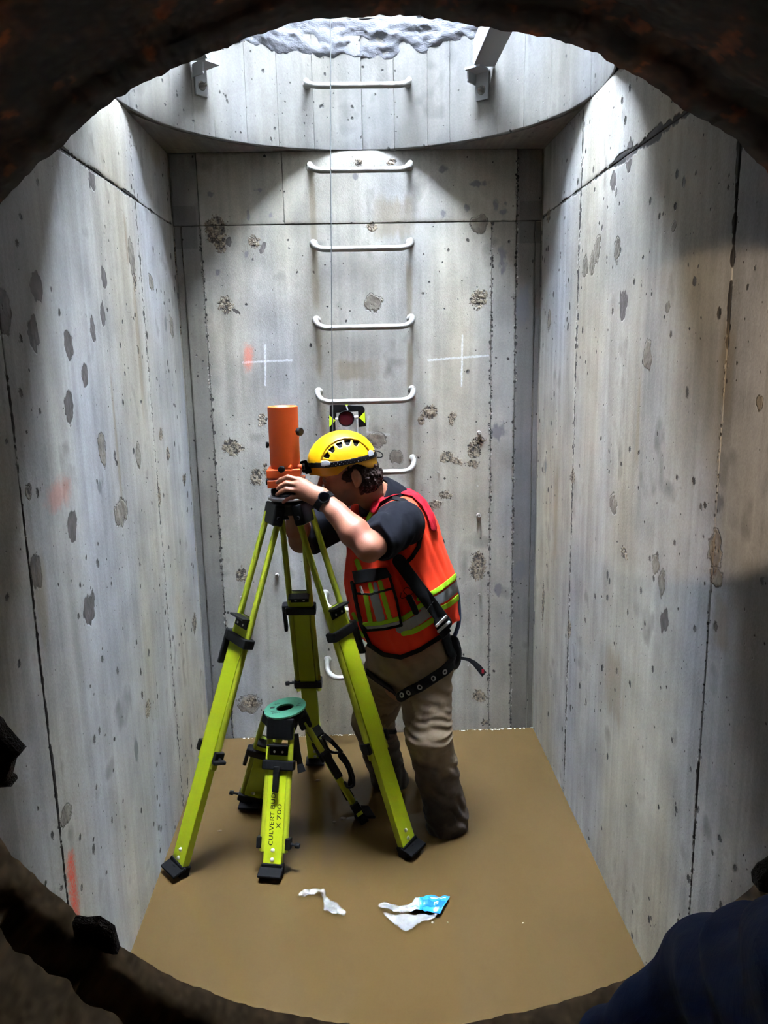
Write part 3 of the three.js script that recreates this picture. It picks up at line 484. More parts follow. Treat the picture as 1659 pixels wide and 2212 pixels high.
// ---------------------------------------------------------------- steel pipe through which the shaft is seen
{
  const OUT = [[0, 440], [15, 425], [60, 375], [96, 345], [130, 320], [175, 275], [250, 215], [295, 188], [350, 160], [410, 132], [465, 112], [505, 95], [550, 75], [625, 55], [710, 38], [800, 35], [830, 31], [905, 35], [980, 47], [1045, 57], [1120, 72], [1200, 86], [1245, 102], [1290, 117], [1330, 145], [1395, 175], [1445, 210], [1480, 240], [1530, 265], [1580, 295], [1615, 327], [1655, 370],
    [1659, 1880], [1638, 1904], [1610, 1932], [1576, 1958], [1420, 2080], [1236, 2157], [1211, 2165], [1150, 2180], [1090, 2192], [1040, 2206], [950, 2214], [850, 2216], [760, 2212], [700, 2204], [620, 2190], [560, 2176], [500, 2160], [450, 2140], [400, 2124], [354, 2102], [322, 2082], [290, 2063], [257, 2044], [232, 2012], [212, 1989], [183, 1984], [170, 1979], [154, 1963], [106, 1921], [58, 1876], [19, 1838], [0, 1812]]
    .map(([x, y]) => { const p = at(x, y, ZF - 0.005); return [Math.atan2(p[1] - PC[1], p[0] - PC[0]), Math.hypot(p[0] - PC[0], p[1] - PC[1])]; }).sort((a, b) => a[0] - b[0]);
  const radius = (a) => {
    const T = Math.PI * 2; let lo = OUT[OUT.length - 1], hi = OUT[0], la = lo[0] - T, ha = hi[0];
    for (let i = 0; i < OUT.length; i++) if (OUT[i][0] <= a) { lo = OUT[i]; la = lo[0]; hi = OUT[(i + 1) % OUT.length]; ha = i + 1 < OUT.length ? hi[0] : hi[0] + T; }
    return lo[1] + (hi[1] - lo[1]) * clamp((a - la) / (ha - la || 1));
  };
  const N = 900, pos = [], uv = [], idx = [], near = (a, c, w) => { let d = Math.abs(a - c); d = Math.min(d, Math.PI * 2 - d); return Math.exp(-d * d / (w * w)); };
  const cols = [];
  const prof = (a) => {
    const x = Math.cos(a), y = Math.sin(a), r = radius(a) + 0.0035 * fbm3(x * 60, y * 60, 1, 3), jz = 0.02 * fbm3(x * 14, y * 14, 4, 3), g = 0.006 + 0.042 * near(a, -2.3, 0.27) * step(-0.25, 0.25, fbm3(x * 22, y * 22, 9, 3) + 0.25) + 0.02 * near(a, -1.3, 0.8) * step(0, 0.3, fbm3(x * 20, y * 20, 2, 3));
    const b = PR + 0.012 * fbm3(x * 5, y * 5, 6, 3), w = 0.012 * fbm3(x * 18, y * 18, 7, 2);
    return [[ZF + 0.012, PR + 0.15], [ZF + 0.006, Math.max(r, PR) + 0.04], [ZF - 0.004, r + 0.014], [ZF - 0.005 + jz * 0.2, r], [ZF + 0.03 + jz, r - 0.0005], [ZF + 0.05 + jz, r + 0.002 + w * 0.2], [ZF + 0.055 + jz, r + g], [ZF + 0.1 + jz + w, r + g], [ZF + 0.106 + jz + w, r + 0.004], [ZF + 0.17, (r + b) / 2 + 0.004], [ZF + 0.3, b], [ZF + 0.5, PR + 0.006 * fbm3(x * 9, y * 9, 11, 3)], [ZF + 0.8, PR], [ZF + 1.4, PR], [ZF + 3.2, PR], [ZF + 3.2, 0.001]];
  };
  let K = 0;
  for (let i = 0; i <= N; i++) { const a = i === N ? Math.PI : i / N * Math.PI * 2 - Math.PI, pr = prof(i === N ? -Math.PI : a); K = pr.length; pr.forEach(([z, r], k) => { pos.push(PC[0] + Math.cos(a) * r, PC[1] + Math.sin(a) * r, z); uv.push(i / N, (z - ZF + 0.05) / 1.5); if (i && k) { const c = (i - 1) * K + k - 1; idx.push(c, c + 1, c + K, c + 1, c + K + 1, c + K); } }); }
  const g = new THREE.BufferGeometry(); g.setAttribute('position', new THREE.Float32BufferAttribute(pos, 3)); g.setAttribute('uv', new THREE.Float32BufferAttribute(uv, 2)); g.setIndex(idx); g.computeVertexNormals();
  const W = 1024, H = 384, cb = new Uint8Array(W * H * 4), bb = new Uint8Array(W * H * 4);
  for (let j = 0; j < H; j++) for (let i = 0; i < W; i++) {
    const a = i / W * Math.PI * 2 - Math.PI, x = Math.cos(a), y = Math.sin(a), z = j / H * 1.5, o = (j * W + i) * 4;
    const r1 = fbm3(x * 6, y * 6, z * 7, 4), r2 = fbm3(x * 22, y * 22, z * 22 + 9, 4), r3 = noise3(x * 90, y * 90, z * 90), rust = clamp(0.35 + 0.9 * r1 + 0.5 * r2), mud = step(-0.12, 0.12, -y - 0.42 + 0.35 * r1 + 0.18 * r2);
    const v = 1 + 0.3 * r2 + 0.18 * r3; let c = [34 + 78 * rust * rust, 24 + 42 * rust * rust, 19 + 16 * rust * rust].map((q) => q * v); const m = [118, 98, 72].map((q) => q * (1 + 0.3 * r2 + 0.2 * r3)); if (r2 > 0.42) c = c.map((q, n) => q * [1.5, 1.3, 1.1][n]);
    for (let n = 0; n < 3; n++) cb[o + n] = clamp(c[n] + (m[n] - c[n]) * mud, 4, 250); cb[o + 3] = 255; bb[o] = bb[o + 1] = bb[o + 2] = clamp(0.5 + 0.4 * r2 + 0.2 * r3 + 0.2 * r1) * 255; bb[o + 3] = 255;
  }
  const rust = std({ map: dataTex(cb, W, H, true), bumpMap: dataTex(bb, W, H, false), bumpScale: 0.004, roughness: 0.85, metalness: 0.1 });
  const t = thing('steel_pipe', 'dark rusty steel pipe with a ragged cut mouth that frames the whole view', 'pipe', [PC[0], PC[1], ZF]);
  part('shell', g, rust, t);
  const flake = (poly, z, th, seed) => {
    const sh = new THREE.Shape(poly.map(([x, y]) => { const p = at(x, y, z); return new THREE.Vector2(p[0], p[1]); }));
    const e = new THREE.ExtrudeGeometry(sh, { depth: th, bevelEnabled: true, bevelSize: 0.003, bevelThickness: 0.004, bevelSegments: 1 }).translate(0, 0, z);
    const q = e.attributes.position; for (let i = 0; i < q.count; i++) { const X = q.getX(i), Y = q.getY(i), d = 0.004 * noise3(X * 90 + seed, Y * 90, 1); q.setXYZ(i, X + d, Y + 0.004 * noise3(X * 80, Y * 80 + seed, 4), q.getZ(i) + (X - PC[0]) * 0.25 * 0 + 0.012 * noise3(X * 30, Y * 30, seed)); }
    e.computeVertexNormals(); part('rust_flake', e, std({ color: 0x1c130d, roughness: 0.9, bumpMap: tiled(GRAIN, 12), bumpScale: 0.006 }), t, 'black broken flake at the pipe edge');
  };
  flake([[-300, 1470], [-120, 1490], [0, 1553], [22, 1578], [48, 1613], [38, 1630], [29, 1642], [24, 1668], [28, 1684], [-20, 1676], [-150, 1700], [-300, 1700]], ZF + 0.04, 0.02, 3);
  flake([[1640, 1905], [1634, 1886], [1641, 1872], [1652, 1868], [1660, 1850], [1720, 1820], [1740, 1900], [1690, 1930]], ZF + 0.01, 0.02, 8);
  flake([[165, 1978], [186, 1981], [214, 1987], [236, 2014], [258, 2044], [236, 2046], [204, 2022], [176, 1998]], ZF + 0.02, 0.015, 12);
}
// ---------------------------------------------------------------- steel cable hanging down the shaft
tag(mesh('hanging_cable', tube([[at(713, 20, -3.62)[0], RIM + 0.01, ZB - 0.1], [at(713, 20, -3.62)[0], RIM + 0.012, ZB + 0.05], [at(713, 20, -3.62)[0], RIM - 0.06, ZB + 0.1], add(at(713, 20, -3.64), [0, 0.8, 0]), at(713, 20, -3.64), at(714, 300, -3.64), at(716, 600, -3.645), at(718, 860, -3.66), at(719, 950, -3.67)], 0.0026, 160, 8), M.cable, scene), 'thin grey cable hanging straight down in front of the rungs', 'cable');

// ---------------------------------------------------------------- prism target on the back wall
{
  const Z = ZB + 0.075, c = at(750, 903, Z), t = thing('prism_target', 'black survey prism target with yellow green triangles, between rung and hard hat', 'target', c);
  const P2 = (x, y) => { const p = at(x, y, Z); return new THREE.Vector2(p[0], p[1]); };
  const plate = new THREE.Shape([[713, 876], [722, 874], [783, 877], [787, 882], [790, 920], [776, 922], [774, 888], [726, 891], [727, 935], [713, 937]].map((p) => P2(...p)));
  const ext = (sh, d, z, b = 0.0015) => new THREE.ExtrudeGeometry(sh, { depth: d, bevelEnabled: true, bevelSize: b, bevelThickness: b, bevelSegments: 1 }).translate(0, 0, z);
  part('plate', ext(plate, 0.004, Z), M.black, t);
  for (const tri of [[[711.5, 897], [711.5, 922], [725, 908]], [[788, 889], [789, 914], [776, 902]], [[738, 866], [760, 864], [749, 878]]]) part('triangle', ext(new THREE.Shape(tri.map((p) => P2(...p))), 0.001, Z + 0.0062, 0.0003), M.lime, t, 'yellow green aiming triangle');
  const pc = at(748, 904, Z + 0.02), ax = unit(sub(EYE, pc));
  part('prism_housing', lathe([[0, -0.03], [0.03, -0.03], [0.038, -0.01], [0.039, 0.016], [0.0375, 0.02], [0.034, 0.02], [0.0335, 0.012], [0, 0.0115]], pc, ax, 40), M.black, t);
  part('prism_glass', lathe([[0, 0], [0.033, 0], [0.033, 0.002], [0, 0.0035]], add(pc, ax, 0.0118), ax, 36), phys({ color: 0x2a070c, roughness: 0.28, specularColor: new THREE.Color(1, 0.5, 0.7) }), t, 'dark red prism glass');
  part('yoke', [rod(add(pc, [0.038, 0.004, 0]), add(pc, [0.058, 0.006, 0]), 0.008), rod(add(pc, [-0.038, -0.002, 0]), add(pc, [-0.052, -0.002, 0]), 0.007), boxAt(add(pc, [0.052, -0.05, -0.02]), [0.008, 0.1, 0.014]), boxAt(add(pc, [-0.05, -0.05, -0.02]), [0.008, 0.1, 0.014]), boxAt(add(pc, [0, -0.1, -0.02]), [0.11, 0.014, 0.016]), rod(add(pc, [0, -0.1, -0.02]), add(pc, [0, -0.105, -0.095]), 0.009)], M.galv, t);
  part('sight', rod(at(748, 876, Z + 0.008), at(751, 886, Z + 0.012), 0.0035), M.galv, t);
}

// ---------------------------------------------------------------- tripods
function tripodLeg(parent, hinge, foot, o) {
  const leg = new THREE.Group(); leg.name = 'leg'; const pp = worldPos(parent); leg.position.set(...sub(hinge, pp)); parent.add(leg);
  const d = unit(sub(foot, hinge)), L = Math.hypot(...sub(foot, hinge)), rad = unit([foot[0] - o.axis[0], 0, foot[2] - o.axis[2]]);
  let w = unit(cross([0, 1, 0], rad)); if (w[0] * rightC[0] + w[2] * rightC[2] < 0) w = w.map((x) => -x);
  let n = unit(cross(d, w)); if (dot(n, rad) < 0) n = n.map((x) => -x);
  if (o.turn) { const a = o.turn, w2 = add(w.map((x) => x * Math.cos(a)), n, Math.sin(a)), n2 = add(n.map((x) => x * Math.cos(a)), w, -Math.sin(a)); w = w2; n = n2; }
  if (o.edgeOn) { let v = unit(sub(EYE, mixv(hinge, foot, 0.5))); w = unit(add(v, d, -dot(v, d))); n = unit(cross(d, w)); if (dot(n, rad) < 0) n = n.map((x) => -x); }
  if (o.faceOn) { const v = unit(sub(EYE, mixv(hinge, foot, 0.5))), c = unit(cross(d, v)); w = c[0] < 0 ? c.map((x) => -x) : c; n = unit(cross(d, w)); if (dot(n, v) < 0) n = n.map((x) => -x); }
  const u = d.map((x) => -x), A = [w, u, cross(w, u)], sgn = dot(A[2], n) > 0 ? 1 : -1;
  const sAt = (py) => { let lo = -0.1, hi = L + 0.1; for (let i = 0; i < 40; i++) { const m = (lo + hi) / 2; if (toPixel(add(hinge, d, m))[1] < py) lo = m; else hi = m; } return lo; };
  const P = (s, a = 0, b = 0) => add(add(add(hinge, d, s), w, a), n, b);
  const bx = (s0, s1, wd, th, a = 0, b = 0, r = 0.003) => boxAt(P((s0 + s1) / 2, a, b), [wd, Math.abs(s1 - s0), th], A, r);
  const sB = sAt(o.bracket), sC = sAt(o.clamp), sL = sAt(o.low), sR = sAt(o.rodEnd);
  const k0 = o.wTop / 2, k1 = o.wBot / 2, rr = o.rodR, face = o.face ?? 1;
  for (const e of [-1, 1]) part('rod', rod(P(-0.01, e * k0), P(sR, e * (k0 + (k1 - k0) * Math.min(1, sR / sC))), rr, rr, 20), M.yellow2, leg);
  const wide = o.wBot + 2 * rr;
  part('cross_piece', bx(sB - 0.01, sC, o.wBot - rr, 0.022, 0, 0), M.yellow, leg);
  part('bracket', [bx(sB - 0.004, sB + 0.034, o.wBot - rr * 1.4, 0.03, 0, 0.002 * face), bx(sB - 0.01, sB - 0.002, o.wBot - rr * 0.6, 0.062, 0, 0.016 * face, 0.002)], M.black, leg);
  part('clamp', [bx(sC - 0.012, sC + 0.026, wide + 0.012, 0.05, 0, 0, 0.006)], M.black, leg);
  const side = o.leverSide ?? 1;
  if (o.lever === 'front') part('lever', [bx(sC + 0.01, sC + o.leverLen, 0.026, 0.014, 0, 0.03 * face, 0.005)], M.black, leg);
  else if (o.lever !== 'none') part('lever', [bx(sC - 0.014, sC + o.leverLen, 0.016, 0.034, side * (wide / 2 + 0.014), 0.006, 0.006), bx(sC - 0.016, sC + 0.02, 0.03, 0.04, side * (wide / 2 + 0.004), 0.006, 0.008)], M.black, leg);
  for (const e of [-1, 1]) part('screw', lathe([[0, 0], [0.005, 0], [0.0045, 0.002], [0, 0.003]], P(sB + 0.02, e * (k1 - rr) * 0.5, (0.0185) * face), n.map((x) => x * face), 10), M.screw, leg);
  if (o.lowBand) part('low_clamp', bx(sL - 0.02, sL + 0.02, wide + 0.01, 0.046, 0, 0, 0.006), M.black, leg); else for (const e of [-1, 1]) part('low_clamp', bx(sL - 0.022, sL + 0.022, 0.02, 0.04, e * wide / 2, 0, 0.004), M.black, leg);
  const ks = o.knobSide ?? 1;
  part('knob', [rod(P(sL, ks * wide / 2), P(sL + 0.004, ks * (wide / 2 + 0.03)), 0.006, 0.005, 10), ...(o.wing ? [boxAt(P(sL + 0.006, ks * (wide / 2 + 0.03), 0.012), [0.02, 0.014, 0.055], A, 0.005)] : [rod(P(sL + 0.004, ks * (wide / 2 + 0.028)), P(sL + 0.006, ks * (wide / 2 + 0.046)), 0.011, 0.01, 12)])], M.black, leg);
  // the sliding lower leg
  const sw = o.slideW, st = o.slideT, sg = new RoundedBoxGeometry(sw, L - 0.03 - sC, st, 2, 0.003);
  { const p = sg.attributes.position, q = sg.attributes.normal, uv = sg.attributes.uv, h = L - 0.03 - sC; for (let i = 0; i < p.count; i++) { const front = q.getZ(i) * sgn * face > 0.7; uv.setXY(i, front ? 0.5 + p.getX(i) / sw * (sgn * face) * (sgn * face) : 0.01, front ? 0.5 + p.getY(i) / h : 0.99); } }
  part('lower_leg', sg.applyMatrix4(frame(...A)).translate(...P((L - 0.03 + sC) / 2)), o.slideMat ?? M.yellow, leg);
  for (const s of [L - 0.095, L - 0.06]) part('bolt', lathe([[0, 0], [0.0085, 0], [0.0082, 0.003], [0.005, 0.007], [0, 0.008]], P(s, 0, (st / 2) * face), n.map((x) => x * face), 14), M.screw, leg);
  const out = unit([n[0], 0, n[2]]), lat = unit(cross(out, [0, 1, 0]));
  part('shoe', [bx(L - 0.045, L, sw + 0.012, st + 0.012, 0, 0, 0.005), boxAt(add(P(L - 0.03), out, 0.03 * face), [sw + 0.02, 0.012, 0.058], [lat, unit(add([0, 1, 0], out, 0.25 * face)), cross(lat, unit(add([0, 1, 0], out, 0.25 * face)))], 0.004), lathe([[0, 0], [0.004, 0.004], [sw * 0.32, 0.035], [sw * 0.36, 0.06], [0, 0.062]], P(L + 0.03), u, 14)], M.rubber, leg);
  return leg;
}
{
  const ax = at(624, 1095, -3.03), t = thing('survey_tripod', 'tall yellow green survey tripod that carries the orange instrument', 'tripod', [ax[0], 0, ax[2]]);
  const yT = at(622, 1070, -3.03)[1], yH = at(622, 1120, -3.03)[1];
  const C = [ax[0], yT, ax[2]];
  part('head_plate', lathe([[0.03, -0.012], [0.078, -0.012], [0.08, -0.01], [0.08, -0.002], [0.078, 0], [0.03, 0], [0.03, -0.012]], C, [0, 1, 0], 48), M.galv, t);
  part('head', lathe([[0, -0.075], [0.035, -0.075], [0.045, -0.04], [0.06, -0.03], [0.07, -0.012], [0, -0.012]], C, [0, 1, 0], 24), M.black, t);
  const feet = [[385, 1882], [884, 1838], [683, 1646]].map(([x, y]) => atY(x, y, 0.005));
  const legs = [
    { bracket: 1337, clamp: 1378, low: 1622, rodEnd: 1650, leverSide: -1, knobSide: 1, wing: true, turn: -0.25 },
    { bracket: 1315, clamp: 1362, low: 1602, rodEnd: 1628, leverSide: 1, knobSide: 1, wing: true, turn: 0.3 },
    { bracket: 1283, clamp: 1312, low: 1474, rodEnd: 1490, leverSide: -1, knobSide: -1, lowBand: true, face: -1 }];
  feet.forEach((f, i) => {
    const rad = unit([f[0] - ax[0], 0, f[2] - ax[2]]), h = [ax[0] + rad[0] * 0.066, yH + 0.018, ax[2] + rad[2] * 0.066], lat = cross([0, 1, 0], rad);
    const out = unit(add([0, 1, 0], rad, -0.25));
    part('hinge', [boxAt([ax[0] + rad[0] * 0.062, (yT + yH) / 2 - 0.02, ax[2] + rad[2] * 0.062], [0.118, yT - yH - 0.01, 0.044], [lat, out, cross(lat, out)], 0.008), rod(add(h, lat, -0.07), add(h, lat, 0.07), 0.007)], M.black, t);
    tripodLeg(t, h, f, { axis: ax, wTop: 0.082, wBot: i === 2 ? 0.095 : 0.1, rodR: 0.0122, slideW: i === 2 ? 0.072 : 0.086, slideT: 0.03, leverLen: 0.13, ...legs[i] });
  });
}
const smallAxis = at(616, 1529, -3.03);
{
  const ax = smallAxis, yT = ax[1], t = thing('small_tripod', 'short collapsed yellow green tripod with a green ring plate, standing in front', 'tripod', [ax[0], 0, ax[2]]);
  const tilt = unit([-0.13, 1, 0.03]), C = [ax[0], yT, ax[2]];
  part('head', lathe([[0, -0.1], [0.03, -0.1], [0.05, -0.06], [0.07, -0.045], [0.08, -0.02], [0.082, -0.006], [0.03, -0.006]], C, tilt, 32), M.black, t);
  // marked ring plate
  const cv = document.createElement('canvas'); cv.width = cv.height = 512; const g = cv.getContext('2d');
  g.fillStyle = '#5fae8b'; g.fillRect(0, 0, 512, 512);
  { const r = rng(8); for (let i = 0; i < 900; i++) { g.fillStyle = `rgba(${40 + r() * 60},${110 + r() * 60},${90 + r() * 50},0.10)`; g.beginPath(); g.ellipse(r() * 512, r() * 512, 2 + r() * 22, 1 + r() * 9, r() * 3, 0, 7); g.fill(); } }
  g.fillStyle = '#0c1a18'; g.font = 'bold italic 36px sans-serif'; g.fillText('TRAP', 96, 150); g.fillText("DON'T", 84, 330); g.fillText('MOVE', 104, 376); g.fillRect(74, 196, 52, 40); g.fillRect(392, 262, 76, 13); g.font = 'bold italic 30px sans-serif'; g.fillText('No 1', 402, 236); g.fillRect(8, 270, 16, 14); g.fillText('x', 140, 262);
  const ct = new THREE.CanvasTexture(cv); ct.colorSpace = THREE.SRGBColorSpace;
  const sh = new THREE.Shape(); sh.absarc(0, 0, 0.086, 0, Math.PI * 2); const ho = new THREE.Path(); ho.ellipse(0, 0, 0.037, 0.029, 0, Math.PI * 2, true); sh.holes.push(ho);
  const pg = new THREE.ExtrudeGeometry(sh, { depth: 0.006, bevelEnabled: true, bevelSize: 0.001, bevelThickness: 0.001, bevelSegments: 2, curveSegments: 48 });
  { const p = pg.attributes.position, uv = pg.attributes.uv; for (let i = 0; i < p.count; i++) uv.setXY(i, 0.5 + p.getX(i) / 0.176, 0.5 + p.getY(i) / 0.176); }
  const px = unit(sub([1, 0, 0], tilt.map((v) => v * tilt[0]))), pz = cross(px, tilt);
  pg.applyMatrix4(frame(px, pz.map((v) => -v), tilt)).translate(...add(C, tilt, -0.004));
  part('ring_plate', pg, std({ map: ct, roughness: 0.4, metalness: 0.2 }), t, 'green ring plate with handwritten marks');
  part('centre_screw', [rod(add(C, tilt, -0.2), add(C, tilt, -0.03), 0.012), rod(add(C, tilt, -0.24), add(C, tilt, -0.2), 0.02, 0.017)], M.black, t);
  // hand-lettered front leg
  const lc = document.createElement('canvas'); lc.width = 256; lc.height = 1024; const q = lc.getContext('2d');
  q.fillStyle = '#b2be1a'; q.fillRect(0, 0, 256, 1024); { const r = rng(4); for (let i = 0; i < 500; i++) { q.fillStyle = `rgba(${140 + r() * 60},${150 + r() * 60},20,0.12)`; q.fillRect(r() * 256, r() * 1024, 2 + r() * 6, 8 + r() * 60); } }
  q.fillStyle = '#14160a'; q.strokeStyle = '#14160a'; q.lineWidth = 2; q.save(); q.translate(118, 815); q.rotate(-Math.PI / 2); q.font = '76px sans-serif'; const say = (s, x, y, w) => { const k = w / q.measureText(s).width; q.save(); q.translate(x, y); q.scale(k, 1); q.fillText(s, 0, 0); q.strokeText(s, 0, 0); q.restore(); }; say('CULVERT BUD', 0, 0, 520); say('X 700', 175, 96, 240); q.restore();
  const lt = new THREE.CanvasTexture(lc); lt.colorSpace = THREE.SRGBColorSpace; lt.wrapS = lt.wrapT = THREE.ClampToEdgeWrapping;
  const written = std({ map: lt, roughness: 0.42 });
  const feet = [[588, 1890], [540, 1738], [783, 1768]].map(([x, y]) => atY(x, y, 0.005));
  const legs = [
    { bracket: 1612, clamp: 1648, low: 1820, rodEnd: 1840, lever: 'front', leverLen: 0.11, knobSide: 1, slideMat: written },
    { bracket: 1600, clamp: 1625, low: 1722, rodEnd: 1726, leverSide: -1, leverLen: 0.09, knobSide: -1, lowBand: true, face: 1, faceOn: true },
    { bracket: 1590, clamp: 1618, low: 1730, rodEnd: 1738, leverSide: 1, leverLen: 0.12, knobSide: -1, face: 1, edgeOn: true }];
  feet.forEach((f, i) => {
    const rad = unit([f[0] - ax[0], 0, f[2] - ax[2]]), h = [ax[0] + rad[0] * 0.07, yT - 0.06, ax[2] + rad[2] * 0.07], lat = cross([0, 1, 0], rad), o2 = unit(add([0, 1, 0], rad, -0.3));
    part('hinge', [boxAt([h[0], yT - 0.055, h[2]], [0.11, i ? 0.06 : 0.085, 0.05], [lat, o2, cross(lat, o2)], 0.008)], M.black, t);
    tripodLeg(t, h, f, { axis: ax, wTop: 0.088, wBot: 0.092, rodR: 0.0122, slideW: 0.074, slideT: 0.028, ...legs[i] });
  });
  // carrying strap and its pad along the far leg
  const sp = [[697, 1592], [712, 1622], [738, 1628], [752, 1648], [762, 1672], [764, 1695], [752, 1700], [745, 1690]].map(([x, y], i) => at(x, y, -3.0 - 0.02 * Math.sin(i)));
  part('strap', tube(sp, 0.0065, 60, 8), M.black, t); part('strap_pad', tube([at(736, 1632, -3.01), at(750, 1650, -3.01), at(759, 1675, -3.0), at(757, 1694, -3.0)], 0.013, 30, 10), M.rubber, t);
  part('strap_end', ribbon([at(640, 1585, -2.93), at(643, 1620, -2.92), at(648, 1650, -2.92), at(652, 1668, -2.9)], [[0, 0.2, 1]], [0.018, 0.02, 0.024, 0.034], 0.006), M.black, t);
  part('strap_lever', ribbon([at(699, 1588, -3.0), at(715, 1600, -2.98), at(738, 1625, -2.97)], [[0.3, 0.2, 1]], [0.022, 0.018, 0.014], 0.012), M.black, t);
}
// ---------------------------------------------------------------- orange instrument on the tall tripod
{
  const Z = -3.03, base = at(618, 1048, Z), X = at(616, 1000, Z)[0], Y = (py) => at(616, py, Z)[1], C = (py, dx = 0, dz = 0) => [X + dx, Y(py), Z + dz];
  const t = thing('zenith_plummet', 'orange cylindrical optical plummet with black knobs on the tall tripod', 'instrument', [X, Y(1066), Z]);
  const R = 0.0575, y0 = Y(1012), y1 = Y(877);
  part('body', lathe([[0, y0], [R - 0.004, y0], [R - 0.002, y0 + 0.014], [R - 0.001, y0 + 0.016], [R, y0 + 0.02], [R, y1 - 0.004], [R - 0.0015, y1 - 0.001], [R - 0.004, y1], [R - 0.009, y1], [R - 0.0095, y1 - 0.012], [0, y1 - 0.012]], [X, 0, Z], [0, 1, 0], 64), M.orange, t);
  part('top_glass', lathe([[0, 0], [R - 0.0096, 0], [R - 0.0096, 0.002], [0, 0.003]], [X, y1 - 0.0115, Z], [0, 1, 0], 40), phys({ color: 0x101418, roughness: 0.05, clearcoat: 1 }), t);
  const ya = Y(1010), yb = Y(1028), yc = Y(1032), yd = Y(1049);
  part('collar', [boxAt([X - 0.004, (ya + yb) / 2, Z], [0.128, ya - yb, 0.116], null, 0.004), rod([X - 0.005, ya + 0.004, Z + 0.03], [X + 0.03, ya + 0.008, Z + 0.05], 0.011), rod([X + 0.03, ya, Z + 0.02], [X + 0.066, ya + 0.004, Z + 0.02], 0.012)], M.orange, t);
  part('tribrach', [boxAt([X + 0.003, (yc + yd) / 2, Z], [0.138, yc - yd, 0.12], null, 0.004)], M.orange, t);
  part('tribrach_base', [lathe([[0, yd - 0.034], [0.058, yd - 0.034], [0.06, yd - 0.032], [0.058, yd - 0.026], [0.04, yd - 0.022], [0.036, yd], [0, yd]], [X, 0, Z], [0, 1, 0], 36)], M.black, t);
  for (const a of [2.6, 0.4, -1.4]) part('foot_screw', lathe([[0, yd - 0.026], [0.016, yd - 0.026], [0.018, yd - 0.022], [0.018, yd - 0.011], [0.016, yd - 0.007], [0.007, yd - 0.006], [0.007, yd], [0, yd]], [X + Math.cos(a) * 0.046, 0, Z + Math.sin(a) * 0.046 + 0.004], [0, 1, 0], 20), M.black, t);
  const knob = (from, dir, r, l) => part('knob', lathe([[0, 0], [r * 0.5, 0], [r * 0.5, l * 0.35], [r * 0.95, l * 0.38], [r, l * 0.45], [r, l * 0.92], [r * 0.9, l], [0, l]], from, dir, 18), M.black, t);
  knob([X + R * 0.86, Y(931), Z + R * 0.45], unit([0.8, 0.0, 0.6]), 0.0155, 0.026);
  knob([X - R * 0.98, Y(960), Z], [-1, 0, 0], 0.012, 0.014); knob([X - 0.006, ya + 0.003, Z + 0.044], unit([-0.15, 0.0, 1]), 0.0125, 0.03); knob([X - 0.066, (yc + yd) / 2 - 0.002, Z - 0.02], [-1, 0, 0], 0.012, 0.014);
  part('eyepiece', lathe([[0, 0], [0.011, 0], [0.0125, 0.003], [0.0125, 0.009], [0.01, 0.011], [0.009, 0.008], [0, 0.008]], [X + 0.066, ya + 0.004, Z + 0.02], [1, 0.1, 0], 20), M.black, t);
}
// ---------------------------------------------------------------- rubbish and flecks on the water
function sheet(name, rowA, rowB, y, amp, mat, parent, seed, nu = 26, nv = 10, bulge = 0.0) {
  const pick = (row, u) => { const k = u * (row.length - 1), i = Math.min(row.length - 2, Math.floor(k)); return [row[i][0] + (row[i + 1][0] - row[i][0]) * (k - i), row[i][1] + (row[i + 1][1] - row[i][1]) * (k - i)]; };
  const pos = [], uv = [], idx = [];
  for (const lay of [0, 1]) for (let j = 0; j <= nv; j++) for (let i = 0; i <= nu; i++) {
    const a = pick(rowA, i / nu), b = pick(rowB, i / nu), v = j / nv, p = atY(a[0] + (b[0] - a[0]) * v, a[1] + (b[1] - a[1]) * v, y);
    const h = amp * (0.6 * noise2(p[0] * 42 + seed, p[2] * 60) + 0.5 * Math.abs(noise2(p[0] * 95 - seed, p[2] * 25))) + bulge * Math.sin(Math.PI * v) * Math.sin(Math.PI * Math.min(1, i / nu));
    pos.push(p[0], y + Math.max(0.0015, amp * 0.55 + h) - lay * 0.0006, p[2]); uv.push(i / nu, 1 - v);
    if (i && j) { const o = lay * (nu + 1) * (nv + 1) + (j - 1) * (nu + 1) + i - 1; lay ? idx.push(o, o + 1, o + nu + 1, o + 1, o + nu + 2, o + nu + 1) : idx.push(o, o + nu + 1, o + 1, o + 1, o + nu + 1, o + nu + 2); }
  }
  const g = new THREE.BufferGeometry(); g.setAttribute('position', new THREE.Float32BufferAttribute(pos, 3)); g.setAttribute('uv', new THREE.Float32BufferAttribute(uv, 2)); g.setIndex(idx); g.computeVertexNormals();
  return part(name, g, mat, parent);
}
